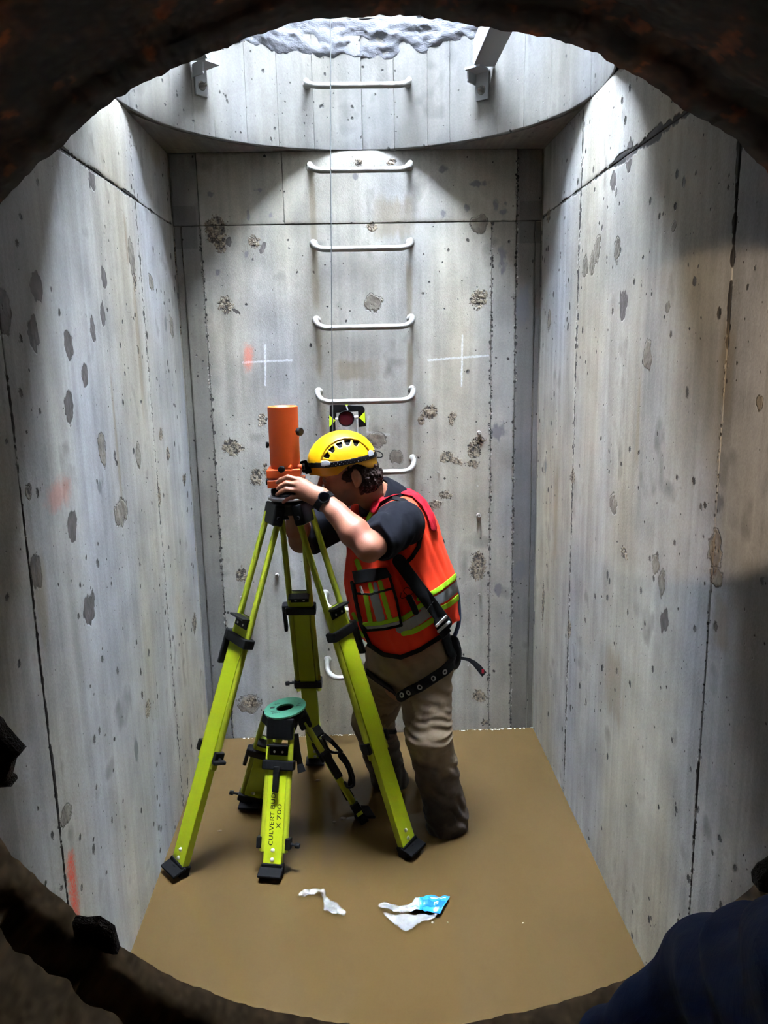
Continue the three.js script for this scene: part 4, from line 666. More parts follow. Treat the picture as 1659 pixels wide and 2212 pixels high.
{
  const clear = phys({ color: 0xf2f4f6, roughness: 0.06, transmission: 0.86, thickness: 0, ior: 1.5, specularIntensity: 1 });
  const cv = document.createElement('canvas'); cv.width = 256; cv.height = 128; const g = cv.getContext('2d'); g.fillStyle = '#8fb4d0'; g.fillRect(0, 0, 256, 128); g.fillStyle = '#2d86cc'; g.fillRect(70, 0, 186, 128); g.fillStyle = '#1c66b4'; g.fillRect(100, 40, 150, 50); g.fillStyle = '#bfe0f4'; g.font = 'bold 34px sans-serif'; g.fillText('m', 176, 62); g.fillRect(150, 12, 90, 6);
  const ct = new THREE.CanvasTexture(cv); ct.colorSpace = THREE.SRGBColorSpace;
  const c = atY(900, 1975, 0), t = thing('plastic_bag', 'crumpled clear plastic bag with a bright blue printed corner, floating on the water', 'bag', c);
  sheet('printed_corner', [[884, 1958], [905, 1941], [921, 1938], [945, 1938], [972, 1941]], [[886, 1972], [905, 1970], [918, 1974], [938, 1978], [950, 1978]], 0.008, 0.012, phys({ map: ct, roughness: 0.22, clearcoat: 0.8 }), t, 3);
  sheet('clear_film', [[826, 1977], [850, 1977.5], [880, 1978], [915, 1978.5], [946, 1979]], [[868, 2014], [872, 2016.5], [880, 2015], [912, 1997], [944, 1983]], 0.004, 0.012, clear, t, 9, 30, 14);
  sheet('clear_film', [[815, 1958], [830, 1953], [850, 1957], [870, 1961], [888, 1962]], [[822, 1967], [836, 1971], [855, 1973], [875, 1973], [890, 1974]], 0.006, 0.014, clear, t, 15, 26, 8);
  const c2 = atY(690, 1950, 0), t2 = thing('plastic_film', 'twisted strip of clear plastic film floating left of the blue printed bag', 'film', c2);
  sheet('upper_fold', [[643, 1938], [660, 1929], [684, 1924], [700, 1927], [705, 1936], [703, 1947]], [[645, 1944], [661, 1937], [680, 1934], [692, 1938], [698, 1945], [699, 1953]], 0.005, 0.016, clear, t2, 21, 40, 8, 0.01);
  sheet('lower_fold', [[703, 1943], [714, 1948], [722, 1956], [736, 1966], [748, 1978]], [[698, 1971], [712, 1975], [722, 1979], [734, 1983], [746, 1982]], 0.004, 0.014, clear, t2, 27, 34, 12, 0.006);
  const bit = (name, label, cat, px, py, r, col, flat, seed, group) => {
    const p = atY(px, py, 0), g2 = new THREE.IcosahedronGeometry(1, 2), q = g2.attributes.position; for (let i = 0; i < q.count; i++) { const v = [q.getX(i), q.getY(i), q.getZ(i)], k = 1 + 0.35 * noise3(v[0] * 2 + seed, v[1] * 2, v[2] * 2); q.setXYZ(i, v[0] * k * r, v[1] * k * r * flat, v[2] * k * r * 0.7); } g2.computeVertexNormals();
    tag(mesh(name, g2, std({ color: col, roughness: 0.8 }), scene, [p[0], r * flat * 0.25, p[2]]), label, cat, group);
  };
  bit('dead_leaf', 'small brown leaf scrap floating between the two tripods', 'leaf', 686, 1686, 0.013, 0x3a2614, 0.25, 1); bit('dead_leaf', 'small dark scrap floating beside the left wall', 'leaf', 475, 1795, 0.010, 0x4a3a22, 0.25, 5);
  bit('foam_crumb', 'white crumb floating at the lower edge of the blue bag', 'crumb', 935, 1993, 0.006, 0xd8d2c4, 0.7, 2); bit('foam_crumb', 'tiny white crumb floating right of the blue bag', 'crumb', 967, 1993, 0.003, 0xcfc8b6, 0.8, 3); bit('foam_crumb', 'tiny pale crumb alone on the open water to the right', 'crumb', 1130, 1994, 0.003, 0xcfc8b6, 0.8, 4);
  bit('wood_chip', 'pale chip floating at the far foot of the small tripod', 'chip', 741, 1768, 0.014, 0x8a7a62, 0.3, 6); bit('wood_chip', 'narrow pale chip floating left of the trouser leg', 'chip', 722, 1775, 0.008, 0x9a8b74, 0.3, 7);
  // grey-white scum along the water line, too fine to count
  const r = rng(19), gs = []; for (let i = 0; i < 420; i++) {
    const e = r(), k = Math.pow(r(), 2) * 0.0032 + 0.0012; let x, z; if (e < 0.5) { x = XL + r() * (XR - XL); z = ZB + 0.004 + r() * r() * 0.012; if (noise2(x * 5, 3) < -0.05) continue; } else { const sd = e < 0.75; x = sd ? XL + 0.006 + r() * r() * 0.01 : XR - 0.006 - r() * r() * 0.01; z = ZB + r() * 1.2; if (noise2(z * 4, sd ? 5 : 9) < 0.15) continue; }
    const q = new THREE.IcosahedronGeometry(k, 0); q.scale(1.6, 0.6, 1).translate(x, 0.0006, z); gs.push(q);
  }
  const foam = mesh('foam', merge(gs), std({ color: 0xd9d6ce, roughness: 0.7 }), scene); foam.userData = { kind: 'stuff', label: 'pale foam flecks along the water line at the walls', category: 'foam' };
}
// ---------------------------------------------------------------- headlamp of the photographer, behind the lens
{
  const { RectAreaLightUniformsLib } = await import('three/addons/lights/RectAreaLightUniformsLib.js'); RectAreaLightUniformsLib.init();
  const c = HEADLAMP.at, d = unit(sub(HEADLAMP.target, c)), t = thing('headlamp', 'small headlamp behind the camera that throws a warm disc on the right wall', 'lamp', c);
  part('housing', lathe([[0, -0.045], [0.024, -0.045], [0.03, -0.038], [0.032, -0.006], [0.029, -0.004], [0.027, -0.012], [0, -0.013]], c, d, 28), M.black, t);
  part('lens', lathe([[0, -0.002], [0.02, -0.002], [0.02, 0.0], [0, 0.001]], add(c, d, -0.009), d, 24), std({ color: 0xffffff, emissive: 0xffe2bd, emissiveIntensity: 6 }), t);
  const s = new THREE.SpotLight(HEADLAMP.color, HEADLAMP.candela, 0, HEADLAMP.angle, 0.1, 2); s.position.set(...add(c, d, 0.004)); s.target.position.set(...HEADLAMP.target); s.castShadow = true; s.shadow.radius = 1; scene.add(s, s.target);
}

// ---------------------------------------------------------------- the worker
const bb = (px0, py0, px1, py1, z0, z1, pad = 0.02) => {
  const c = []; for (const x of [px0, px1]) for (const y of [py0, py1]) for (const z of [z0, z1]) c.push(at(x, y, z));
  return [[0, 1, 2].map((k) => Math.min(...c.map((p) => p[k])) - pad), [0, 1, 2].map((k) => Math.max(...c.map((p) => p[k])) + pad)];
};
const MM = 0.00178;                                   // metres per picture pixel where the worker stands
{
  const S0 = at(884, 1412, -3.17), S1 = at(838, 1082, -3.15), SL = Math.hypot(...sub(S1, S0)), U = unit(sub(S1, S0));
  let F = [-0.84, 0, 0.55]; F = unit(add(F, U, -dot(F, U))); const L = cross(U, F).map((x) => -x);   // L points to his left, towards the lens
  const Lx = dot(L, [0, 0, 1]) < 0 ? L.map((x) => -x) : L;
  const PROF = [[-0.3, 0.2, 0.165], [0, 0.218, 0.178], [0.25, 0.24, 0.198], [0.5, 0.247, 0.2], [0.75, 0.224, 0.162], [0.9, 0.206, 0.142], [1.0, 0.176, 0.118], [1.12, 0.12, 0.09]];
  const prof = (t, k) => { for (let i = 1; i < PROF.length; i++) if (t < PROF[i][0] || i === PROF.length - 1) { const a = PROF[i - 1], b = PROF[i], u = clamp((t - a[0]) / (b[0] - a[0])), s = u * u * (3 - 2 * u) * 0.5 + u * 0.5; return a[k] + (b[k] - a[k]) * s; } };
  const torso = (p, infl = 0) => {
    const q = sub(p, S0), t = dot(q, U) / SL, l = dot(q, Lx), f = dot(q, F), a = prof(t, 1) + infl, b = prof(t, 2) + infl;
    const k = Math.pow(Math.pow(Math.abs(l / a), 2.3) + Math.pow(Math.abs(f / b), 2.3), 1 / 2.3);
    return smax((k - 1) * Math.min(a, b), Math.max(-0.3 - t, t - 1.04) * SL, 0.07);
  };
  const LS = at(868, 1131, -2.97), LE = at(797, 1184, -2.80), LW = at(704, 1082, -2.915), RS = add(S1, Lx, -0.2), RE = at(650, 1168, -3.2), RW = at(634, 1098, -3.09);
  const RSh = [RS[0] - 0.02, RS[1] - 0.05, RS[2]], NB = at(826, 1082, -3.14);
  // head frame
  const HC = at(748, 1026, -3.08), hf = unit([-0.972, -0.21, 0.1]); let hl = unit(add([0.1, 0.03, 1], hf, -dot([0.1, 0.03, 1], hf))); const hu = cross(hf, hl);
  const local = (p) => { const q = sub(p, HC); return [dot(q, hf), dot(q, hu), dot(q, hl)]; }, world = (v) => add(add(add(HC, hf, v[0]), hu, v[1]), hl, v[2]);
  const NBl = local(NB);
  const head = (p) => {
    const v = local(p), m = [v[0], v[1], Math.abs(v[2])];
    let d = ball(v, [-0.012, 0.03, 0], [0.1, 0.092, 0.078]);
    d = smin(d, ball(v, [0.034, -0.05, 0], [0.066, 0.078, 0.062]), 0.03);
    d = smin(d, cone(m, [0.02, -0.085, 0.045], [0.078, -0.108, 0.012], 0.022, 0.018), 0.03);
    d = smin(d, cone(m, [0.084, 0.026, 0.008], [0.076, 0.026, 0.05], 0.014, 0.012), 0.014);
    d = smin(d, cone(m, [0.06, -0.02, 0.048], [0.02, -0.012, 0.066], 0.016, 0.012), 0.02);
    d = smax(d, -ball(m, [0.104, 0.006, 0.033], [0.018, 0.013, 0.018]), 0.012);
    d = smin(d, ball(m, [0.083, 0.005, 0.033], [0.0125, 0.0115, 0.0125]), 0.004);
    d = smin(d, cone(v, [0.098, 0.012, 0], [0.122, -0.03, 0], 0.008, 0.011), 0.01);
    d = smin(d, ball(m, [0.108, -0.034, 0.012], [0.011, 0.008, 0.008]), 0.007);
    d = smin(d, cone(m, [0.101, -0.058, 0], [0.09, -0.06, 0.022], 0.0065, 0.004), 0.006); d = smin(d, cone(m, [0.1, -0.07, 0], [0.09, -0.068, 0.02], 0.007, 0.004), 0.005);
    let e = smax(ball(m, [-0.032, -0.006, 0.083], [0.021, 0.034, 0.012]), -ball(m, [-0.028, -0.002, 0.096], [0.013, 0.022, 0.011]), 0.006); e = smin(e, ball(m, [-0.026, -0.036, 0.082], [0.01, 0.011, 0.008]), 0.006);
    d = smin(d, e, 0.006);
    return smin(d, cone(v, [-0.035, -0.05, 0], NBl, 0.06, 0.072), 0.03);
  };
  const forearm = (p) => { const m1 = mixv(LE, LW, 0.34), m2 = mixv(LE, LW, 0.75); return smin(smin(cone(p, LE, m1, 0.047, 0.056), cone(p, m1, m2, 0.056, 0.041), 0.015), cone(p, m2, LW, 0.041, 0.033), 0.012); };
  const upper = (p) => cone(p, LS, LE, 0.064, 0.05), rfore = (p) => smin(cone(p, RE, mixv(RE, RW, 0.4), 0.046, 0.05), cone(p, mixv(RE, RW, 0.4), RW, 0.05, 0.034), 0.015), rupper = (p) => cone(p, RSh, RE, 0.06, 0.048);
  const J = (x, y, z) => at(x, y, z);
  const wristA = J(694, 1070, -2.92), wristB = J(700, 1088, -2.915);
  const fingers = [
    [J(646, 1037, -2.934), J(622, 1031, -2.94), J(606, 1036, -2.952), J(599, 1042, -2.962)], [J(642, 1047, -2.924), J(618, 1044.5, -2.928), J(606, 1050, -2.94), J(600, 1055, -2.951)],
    [J(643, 1059, -2.92), J(619, 1057, -2.922), J(607, 1062, -2.935), J(598.5, 1068, -2.946)], [J(650, 1072, -2.922), J(631, 1074, -2.924), J(620, 1079, -2.935), J(612, 1085, -2.943)]];
  const hand = (p) => {
    let d = cone(p, wristA, wristB, 0.03, 0.029);
    fingers.forEach((f, i) => { d = smin(d, cone(p, mixv(wristA, wristB, i / 3), f[0], 0.024, 0.0125), 0.016); });
    d = smin(d, cone(p, J(676, 1068, -2.945), J(660, 1056, -2.945), 0.022, 0.018), 0.02);
    fingers.forEach((f, i) => {
      const r = i === 3 ? 0.0078 : 0.0092; let g = smin(cone(p, f[0], f[1], r * 1.14, r), cone(p, f[1], f[2], r, r * 0.9), 0.004); g = smin(g, cone(p, f[2], f[3], r * 0.9, r * 0.78), 0.003); g = smin(g, ball(p, f[1], [r * 1.08, r * 1.08, r * 1.1]), 0.004);
      d = smin(d, g, 0.006);
    });
    const T = [J(680, 1062, -2.945), J(668, 1048, -2.95), J(659, 1040, -2.958), J(653, 1037, -2.965)];
    for (let i = 0; i < 3; i++) d = smin(d, cone(p, T[i], T[i + 1], 0.014 - i * 0.002, 0.012 - i * 0.002), 0.006);
    return d;
  };
  const RF = [0, 1, 2, 3].map((i) => [J(640, 1082 + i * 7, -3.115), J(622, 1078 + i * 8, -3.13), J(608, 1080 + i * 8, -3.11), J(604, 1084 + i * 8, -3.095)]);
  const rhand = (p) => { let d = cone(p, RW, J(640, 1090, -3.11), 0.03, 0.026); for (const f of RF) { let g = cone(p, f[0], f[1], 0.0105, 0.0095); g = smin(g, cone(p, f[1], f[2], 0.0095, 0.0085), 0.003); g = smin(g, cone(p, f[2], f[3], 0.0085, 0.0075), 0.003); d = smin(d, g, 0.006); } return smin(d, cone(p, J(648, 1088, -3.09), J(652, 1074, -3.08), 0.013, 0.01), 0.008); };
  // trousers and legs
  const LH = add(S0, Lx, 0.095), RH = add(S0, Lx, -0.09), LK = at(926, 1588, -2.985), LA = at(964, 1762, -3.03), RK = at(806, 1556, -3.33), RA = at(842, 1686, -3.4);
  const LB = [LA[0] + 0.004, -0.19, LA[2]], RB = [RA[0], -0.19, RA[2]];
  const fold = (p) => 0.006 * fbm3(p[0] * 16, p[1] * 26, p[2] * 16, 3);
  const trousers = (p) => {
    let d = cone(p, LH, LK, 0.122, 0.094); d = smin(d, smin(cone(p, LK, LA, 0.094, 0.088), cone(p, LA, LB, 0.086, 0.08), 0.02), 0.02);
    let r = cone(p, RH, RK, 0.12, 0.092); r = smin(r, smin(cone(p, RK, RA, 0.092, 0.082), cone(p, RA, RB, 0.08, 0.075), 0.02), 0.02);
    d = smin(d, r, 0.02); d = smin(d, ball(p, S0, [0.185, 0.16, 0.185]), 0.05);
    const k = Math.exp(-Math.pow((p[1] - LK[1] - 0.03) / 0.07, 2)), crease = 0.005 * Math.sin(p[1] * 210 + 7 * noise3(p[0] * 10, p[1] * 9, p[2] * 10) + p[0] * 30) * clamp(0.4 + 1.2 * noise3(p[0] * 12 + 5, p[1] * 16, p[2] * 12));
    const hip = Math.exp(-Math.pow((p[1] - S0[1] + 0.05) / 0.09, 2)) * 0.0045 * Math.sin(p[0] * 60 + p[1] * 90 + 4 * noise3(p[0] * 9, p[1] * 9, p[2] * 9));
    const low = p[1] < 0.35 ? 0.004 * Math.sin(p[1] * 90 + 9 * noise3(p[0] * 9, p[1] * 9, p[2] * 9) + p[0] * 40) : 0;
    return d + fold(p) + k * crease + hip + low;
  };
  const person = thing('person', 'bending worker in yellow hard hat, orange safety vest and tan trousers at the orange instrument', 'person', [S0[0], FLOOR, S0[2]]);
  const lin = (r, g, b) => { const c = new THREE.Color(`rgb(${r},${g},${b})`); return [c.r, c.g, c.b]; };
  const SK = lin(142, 95, 68), SKR = lin(132, 74, 55), ST = lin(70, 46, 36);
  const skin = (p) => {
    const v = local(p), n = fbm3(p[0] * 40, p[1] * 40, p[2] * 40, 3), n2 = fbm3(p[0] * 14, p[1] * 14, p[2] * 14, 2); let c = mixv(SK, SKR, clamp(0.35 + 0.8 * n2));
    if (Math.abs(v[2]) < 0.12 && v[0] > -0.09 && v[0] < 0.14 && v[1] < -0.025 && v[1] > -0.15) { const b = clamp(step(-0.03, -0.07, v[1] + 0.03 * n) * step(-0.04, 0.02, v[0] + 0.02 * n)); c = mixv(c, ST, 0.75 * b); }
    if (v[0] > 0.08 && Math.abs(Math.abs(v[2]) - 0.033) < 0.014 && Math.abs(v[1] - 0.024) < 0.006) c = ST;
    return c.map((x) => x * (1 + 0.12 * n));
  };
  const upperBody = (p) => {
    let d = torso(p, -0.045);
    const dh = Math.hypot(p[0] - HC[0], p[1] - HC[1], p[2] - HC[2]); if (dh < 0.32) d = smin(d, head(p), 0.02); else d = Math.min(d, dh - 0.27);
    d = smin(d, smin(upper(p), forearm(p), 0.02), 0.02); d = smin(d, smin(rupper(p), smin(rfore(p), rhand(p), 0.012), 0.02), 0.02); return d;
  };
  const legs = (p) => { let d = cone(p, LH, LK, 0.085, 0.06); d = smin(d, cone(p, LK, LA, 0.055, 0.045), 0.02); d = Math.min(d, cone(p, LA, LB, 0.045, 0.04)); d = smin(d, cone(p, RH, RK, 0.085, 0.06), 0.02); d = smin(d, cone(p, RK, RA, 0.055, 0.045), 0.02); d = Math.min(d, cone(p, RA, RB, 0.045, 0.04)); for (const B of [LB, RB]) d = smin(d, cone(p, [B[0], -0.185, B[2]], [B[0] - 0.15, -0.19, B[2] + 0.06], 0.034, 0.028), 0.02); return smin(d, torso(p, -0.05), 0.04); };
  const skinMat = std({ vertexColors: true, roughness: 0.55, bumpMap: tiled(GRAIN, 14), bumpScale: 0.0004 });
  part('body', mergeGeometries([
    solid([-0.36, 1.0, -3.42], [0.36, 1.74, -2.7], 0.0048, upperBody, skin), solid(...bb(590, 1020, 716, 1104, -2.99, -2.87, 0.01), 0.0028, (p) => smin(hand(p), cone(p, LW, mixv(LW, LE, 0.25), 0.033, 0.038), 0.012), skin),
    solid([-0.25, FLOOR, -3.55], [0.5, 1.05, -2.85], 0.014, legs, skin)]), skinMat, person);
  const eye = std({ color: 0x6a5a50, roughness: 0.3 });
  part('eye', new THREE.SphereGeometry(0.0118, 16, 12).translate(...world([0.0855, 0.005, 0.033])), eye, person, 'left eye'); part('eye', new THREE.SphereGeometry(0.0118, 16, 12).translate(...world([0.0855, 0.005, -0.033])), eye, person);
  // hair
  const hair = (p) => { const v = local(p), n = noise3(p[0] * 85, p[1] * 85, p[2] * 85) * 0.009 + Math.abs(noise3(p[0] * 150 + 4, p[1] * 150, p[2] * 150)) * -0.008, earGap = -ball([v[0], v[1], Math.abs(v[2])], [-0.03, -0.01, 0.1], [0.023, 0.036, 0.03]); return Math.max(smin(ball(v, [-0.036, -0.005, 0], [0.09, 0.088, 0.089]), ball(v, [-0.07, -0.035, 0], [0.062, 0.055, 0.07]), 0.03) + n, earGap, v[0] - 0.03 - 0.4 * Math.max(0, v[1] + 0.0), -0.085 - v[1], v[0] > -0.03 && v[1] < -0.02 ? 0.02 : -1); };
  part('hair', solid(add(HC, [-0.05, -0.12, -0.13]), add(HC, [0.17, 0.1, 0.13]), 0.0036, hair), phys({ color: 0x24150f, roughness: 0.6, specularIntensity: 0.35, bumpMap: tiled(BRUSH, 20), bumpScale: 0.002 }), person);
  // hard hat
  const hitOf = (px, py, f, from = 2.2, to = 4.2) => { let t = from; const d = unit(dirOf(px, py)); for (let i = 0; i < 200; i++) { const v = f(add(EYE, d, t)); if (v < 0.0004) break; t += Math.max(v * 0.6, 0.0005); if (t > to) break; } return add(EYE, d, t); };
  const normOf = (p, f, h = 0.004) => unit([0, 1, 2].map((k) => { const a = [...p], b = [...p]; a[k] += h; b[k] -= h; return f(a) - f(b); }));
  const HO = [0.004, 0.052, 0], HR = [0.138, 0.127, 0.117];   // centre and radii of the shell in head axes
  const egg = (p) => ball(local(p), HO, HR), onEgg = (x, y) => local(hitOf(x, y, egg));
  const curve = (pts) => { const T = pts.map(([x, y]) => onEgg(x, y)).sort((a, b) => a[0] - b[0]); return (f) => { if (f <= T[0][0]) return T[0][1]; for (let i = 1; i < T.length; i++) if (f <= T[i][0]) { const u = clamp((f - T[i - 1][0]) / (T[i][0] - T[i - 1][0] || 1)); return T[i - 1][1] + (T[i][1] - T[i - 1][1]) * u; } return T[T.length - 1][1]; }; };
  const cutoff = curve([[682, 1027], [696, 1030], [714, 1029], [730, 1026], [741, 1017], [749, 1009], [757, 1005], [772, 1003], [782, 1005], [792, 1010], [802, 1012]]);
  const bandU = curve([[677, 1005], [690, 1005], [719, 1003.5], [740, 1000], [759, 996.5], [780, 992], [800, 986.5]]);
  const arcPoly = [[694, 996], [697, 985], [703.5, 971.5], [714, 961], [727.5, 953], [743.5, 948.5], [759, 948.5], [774, 952], [786, 961], [795, 971.5], [800, 979], [790, 992], [740, 1002]].map(([x, y]) => { const v = onEgg(x, y); return [v[0] * 1000, v[1] * 1000]; });
  const arcD = (v) => inPoly([v[0] * 1000, v[1] * 1000], arcPoly) / 1000;
  const ventAt = [[707, 985.5], [718, 972.5], [734, 962.5], [751, 957.5], [769, 958.5]].map(([x, y]) => onEgg(x, y));
  const shell = (p, detail = true) => {
    const v = local(p), brim = 0.010 * step(0.02, -0.02, v[1]) * step(0.02, 0.13, v[0]) + 0.006 * step(0.03, -0.01, v[1]) * step(-0.09, -0.13, v[0]);
    let d = ball(v, HO, [HR[0] + brim, HR[1], HR[2] + brim * 0.6]);
    if (detail && Math.abs(v[2]) > 0.03 && d < 0.05 && d > -0.05) { const a = arcD(v); d += 0.003 * step(0.001, -0.004, a) + 0.0022 * Math.exp(-Math.pow((a + 0.002) / 0.003, 2)) - 0.002 * Math.exp(-Math.pow((a - 0.006) / 0.005, 2)); }
    return d;
  };
  const hat = (p) => {
    const v = local(p); let d = shell(p); if (d > 0.03) return d; d = smax(d, -ball(v, HO, [0.129, 0.118, 0.108]), 0.002); d = smax(d, cutoff(v[0]) - v[1], 0.003);
    for (const c of ventAt) { const f = v[0] - c[0], u = v[1] - c[1], a = Math.atan2(c[1] - 0.02, c[0] + 0.01), rr = f * Math.cos(a) + u * Math.sin(a), tt = -f * Math.sin(a) + u * Math.cos(a); if (Math.abs(v[2]) > 0.03) d = smax(d, -Math.max(Math.abs(tt) - 0.0092 - rr * 0.45, Math.abs(rr) - 0.0088), 0.002); }
    return d;
  };
  const helmet = part('hard_hat', solid(...bb(650, 905, 832, 1050, -3.25, -2.92, 0.015), 0.0032, hat), phys({ color: 0xd89c00, roughness: 0.35, clearcoat: 0.4, clearcoatRoughness: 0.25 }), person, 'yellow vented hard hat');
  part('liner', solid(...bb(660, 925, 825, 1045, -3.21, -2.95, 0.01), 0.006, (p) => { const v = local(p); return Math.max(ball(v, HO, [0.127, 0.116, 0.106]), cutoff(v[0]) + 0.004 - v[1]); }), M.rubber, helmet);
  // lamp strap round the hat
  const clampArm = 0.0035, bandF = (v) => Math.abs(v[1] - bandU(v[0])) - 0.0105;
  part('lamp_strap', solid(...bb(650, 930, 832, 1040, -3.25, -2.92, 0.012), 0.0032, (p) => { const v = local(p), s = shell(p, false); return Math.max(s - clampArm, -(s + 0.001), bandF(v)); }), M.black, helmet, 'dark strap with pale dots');
  { // pale dots woven into the strap
    const dots = []; for (let k = 0; k < 26; k++) { const f = -0.095 + (k >> 1) * 0.0145, u0 = bandU(f) + (k & 1 ? 0.004 : -0.004), k2 = 1 - Math.pow((f - HO[0]) / HR[0], 2) - Math.pow((u0 - HO[1]) / 0.127, 2); if (k2 <= 0) continue; dots.push(new THREE.SphereGeometry(0.0013, 6, 5).translate(...world([f + (k & 1 ? 0.006 : 0), u0, 0.117 * Math.sqrt(k2) + 0.0036]))); }
    const m = part('dots', merge(dots), std({ color: 0xd8d8dc, roughness: 0.6 }), helmet); m.userData.kind = 'stuff';
  }
  const grey = std({ color: 0x8c9094, roughness: 0.4 });
  for (const [px, py, r, w] of [[703, 1002, 0.013, 0.018], [801, 980, 0.015, 0.012]]) { const h = hitOf(px, py, (p) => shell(p, false)), n = normOf(h, (p) => shell(p, false)); part('strap_clip', solid(sub(h, [0.04, 0.04, 0.04]), add(h, [0.04, 0.04, 0.04]), 0.0028, (p) => { const q = sub(p, h), a = dot(q, hf), b = dot(q, hu), s = shell(p, false); return Math.max(s - 0.008, -(s + 0.001), Math.hypot(a / w, b / r) - 1 > 0 ? (Math.hypot(a / w, b / r) - 1) * r : (Math.hypot(a / w, b / r) - 1) * r, -b - r * 0.55); }), grey, helmet, 'silver strap clip'); }
  { const h = world([0.138, bandU(0.13), 0.03]); part('headlamp', [boxAt(add(h, hf, 0.012), [0.028, 0.042, 0.056], [hf, hu, hl], 0.006), boxAt(add(add(h, hf, 0.004), hu, -0.016), [0.026, 0.026, 0.05], [hf, hu, hl], 0.006)], phys({ color: 0x16161a, roughness: 0.2, clearcoat: 0.8 }), helmet, 'black headlamp on the hat front'); }
  part('rear_loop', tube([world([-0.12, 0.075, 0.04]), world([-0.147, 0.06, 0.038]), world([-0.156, 0.045, 0.034]), world([-0.147, 0.038, 0.034]), world([-0.132, 0.042, 0.036])], 0.0022, 30, 6), M.black, helmet);
  // shirt: collar, shoulders and rolled sleeves
  const shirtMat = phys({ color: 0x0f1016, roughness: 0.95, specularIntensity: 0.25, bumpMap: tiled(WEAVE, 30), bumpScale: 0.0005 });
  const sl = mixv(LS, LE, 0.76), sleeve = (p) => { const q = sub(p, LS), ax = unit(sub(LE, LS)), s = dot(q, ax); let d = smin(cone(p, add(LS, Lx, -0.04), LS, 0.078, 0.085), cone(p, LS, sl, 0.085, 0.079), 0.02); d += 0.014 * Math.sin(s * 80 + 5 * noise3(p[0] * 9, p[1] * 9, p[2] * 9) + p[1] * 40) * step(-0.06, 0.05, s) * clamp(0.5 + noise3(p[0] * 12, p[1] * 12 + 7, p[2] * 12)) + 0.004 * fbm3(p[0] * 22, p[1] * 22, p[2] * 22, 3); return smax(d, s - Math.hypot(...sub(sl, LS)) - 0.012, 0.012); };
  const rs2 = mixv(RSh, RE, 0.86), rsleeve = (p) => { const s = dot(sub(p, RSh), unit(sub(RE, RSh))); return smax(cone(p, RSh, rs2, 0.088, 0.082) + 0.006 * fbm3(p[0] * 18, p[1] * 18, p[2] * 18, 3), s - Math.hypot(...sub(rs2, RSh)) - 0.03, 0.015); };
  const collar = (p) => { const q = sub(p, NB), a = unit(sub(HC, NB)), s = dot(q, a); return Math.max(cone(p, add(NB, a, -0.03), add(NB, a, 0.07), 0.1, 0.086) + 0.004 * noise3(p[0] * 30, p[1] * 30, p[2] * 30), s - 0.045, head(p) * -1 - 0.0 + 0.004); };
  part('shirt', solid([-0.36, 1.02, -3.44], [0.36, 1.55, -2.7], 0.0058, (p) => { let d = torso(p, -0.02); d = smin(d, sleeve(p), 0.02); d = smin(d, rsleeve(p), 0.02); return smin(d, collar(p), 0.015); }), shirtMat, person, 'dark shirt with rolled sleeves');
  // trousers
  const TAN = lin(126, 108, 84), WET = lin(62, 49, 37), MUD = lin(36, 28, 22);
  const tmat = std({ vertexColors: true, roughness: 0.82, bumpMap: tiled(WEAVE, 34), bumpScale: 0.0005 });
  part('trousers', solid([-0.28, -0.2, -3.56], [0.48, 0.95, -2.85], 0.0075, (p) => Math.max(trousers(p), p[1] - 0.93), (p) => { const n = fbm3(p[0] * 9, p[1] * 7, p[2] * 9, 4), n2 = fbm3(p[0] * 40, p[1] * 40, p[2] * 40, 3); let c = mixv(TAN, WET, step(0.42, 0.30, p[1] + 0.16 * n)); c = mixv(c, MUD, step(0.24, 0.14, p[1] + 0.14 * n)); if (n > 0.28 && p[1] < 0.75) c = mixv(c, WET, 0.55); return c.map((x) => x * (1 + 0.22 * n2)); }), tmat, person, 'tan trousers, wet and muddy below the knee');
  // safety vest
  const HEM = [[700, 1366], [776, 1374], [797, 1392], [828, 1413], [866, 1420], [907, 1404], [949, 1377], [985, 1342], [1100, 1335], [1100, 900], [700, 900]];
  const vestBase = (p) => torso(p, 0.004) + 0.009 * fbm3(p[0] * 11, p[1] * 8, p[2] * 11, 3) - 0.006 * Math.abs(noise3(p[0] * 22 + p[1] * 9, p[1] * 7 + p[0] * 14, p[2] * 20)) + 0.0025 * noise3(p[0] * 40, p[1] * 16 + p[0] * 20, p[2] * 34);
  const vest = (p) => { const b = vestBase(p); if (b > 0.05) return b; const q = toPixel(p), s = sub(p, NB), up = dot(s, unit(sub(HC, NB))); let d = Math.max(b, inPoly(q, HEM) * MM); d = smax(d, -(cone(p, add(NB, Lx, 0.0), add(NB, unit(sub(HC, NB)), 0.2), 0.098, 0.12)), 0.01); return d; };
  const vestGeo = solid([-0.22, 0.62, -3.44], [0.46, 1.5, -2.85], 0.0062, vest);
  const fluo = (c) => std({ color: c, roughness: 0.75, bumpMap: tiled(WEAVE, 40), bumpScale: 0.0004 });
  const vm = part('safety_vest', vestGeo, fluo(0xfa3a08), person, 'orange high-visibility vest');
  const LIME = fluo(0xa2d20e), SILVER = std({ color: 0x8d8f90, roughness: 0.45, metalness: 0.25, bumpMap: tiled(WEAVE, 60), bumpScale: 0.0003 }), BLK = phys({ color: 0x060608, roughness: 0.8, specularIntensity: 0.3, bumpMap: tiled(WEAVE, 40), bumpScale: 0.0005 }), RED = phys({ color: 0x96101f, roughness: 0.8, specularIntensity: 0.3, bumpMap: tiled(WEAVE, 40), bumpScale: 0.0005 }), BLUE = std({ color: 0x27324e, roughness: 0.7 });
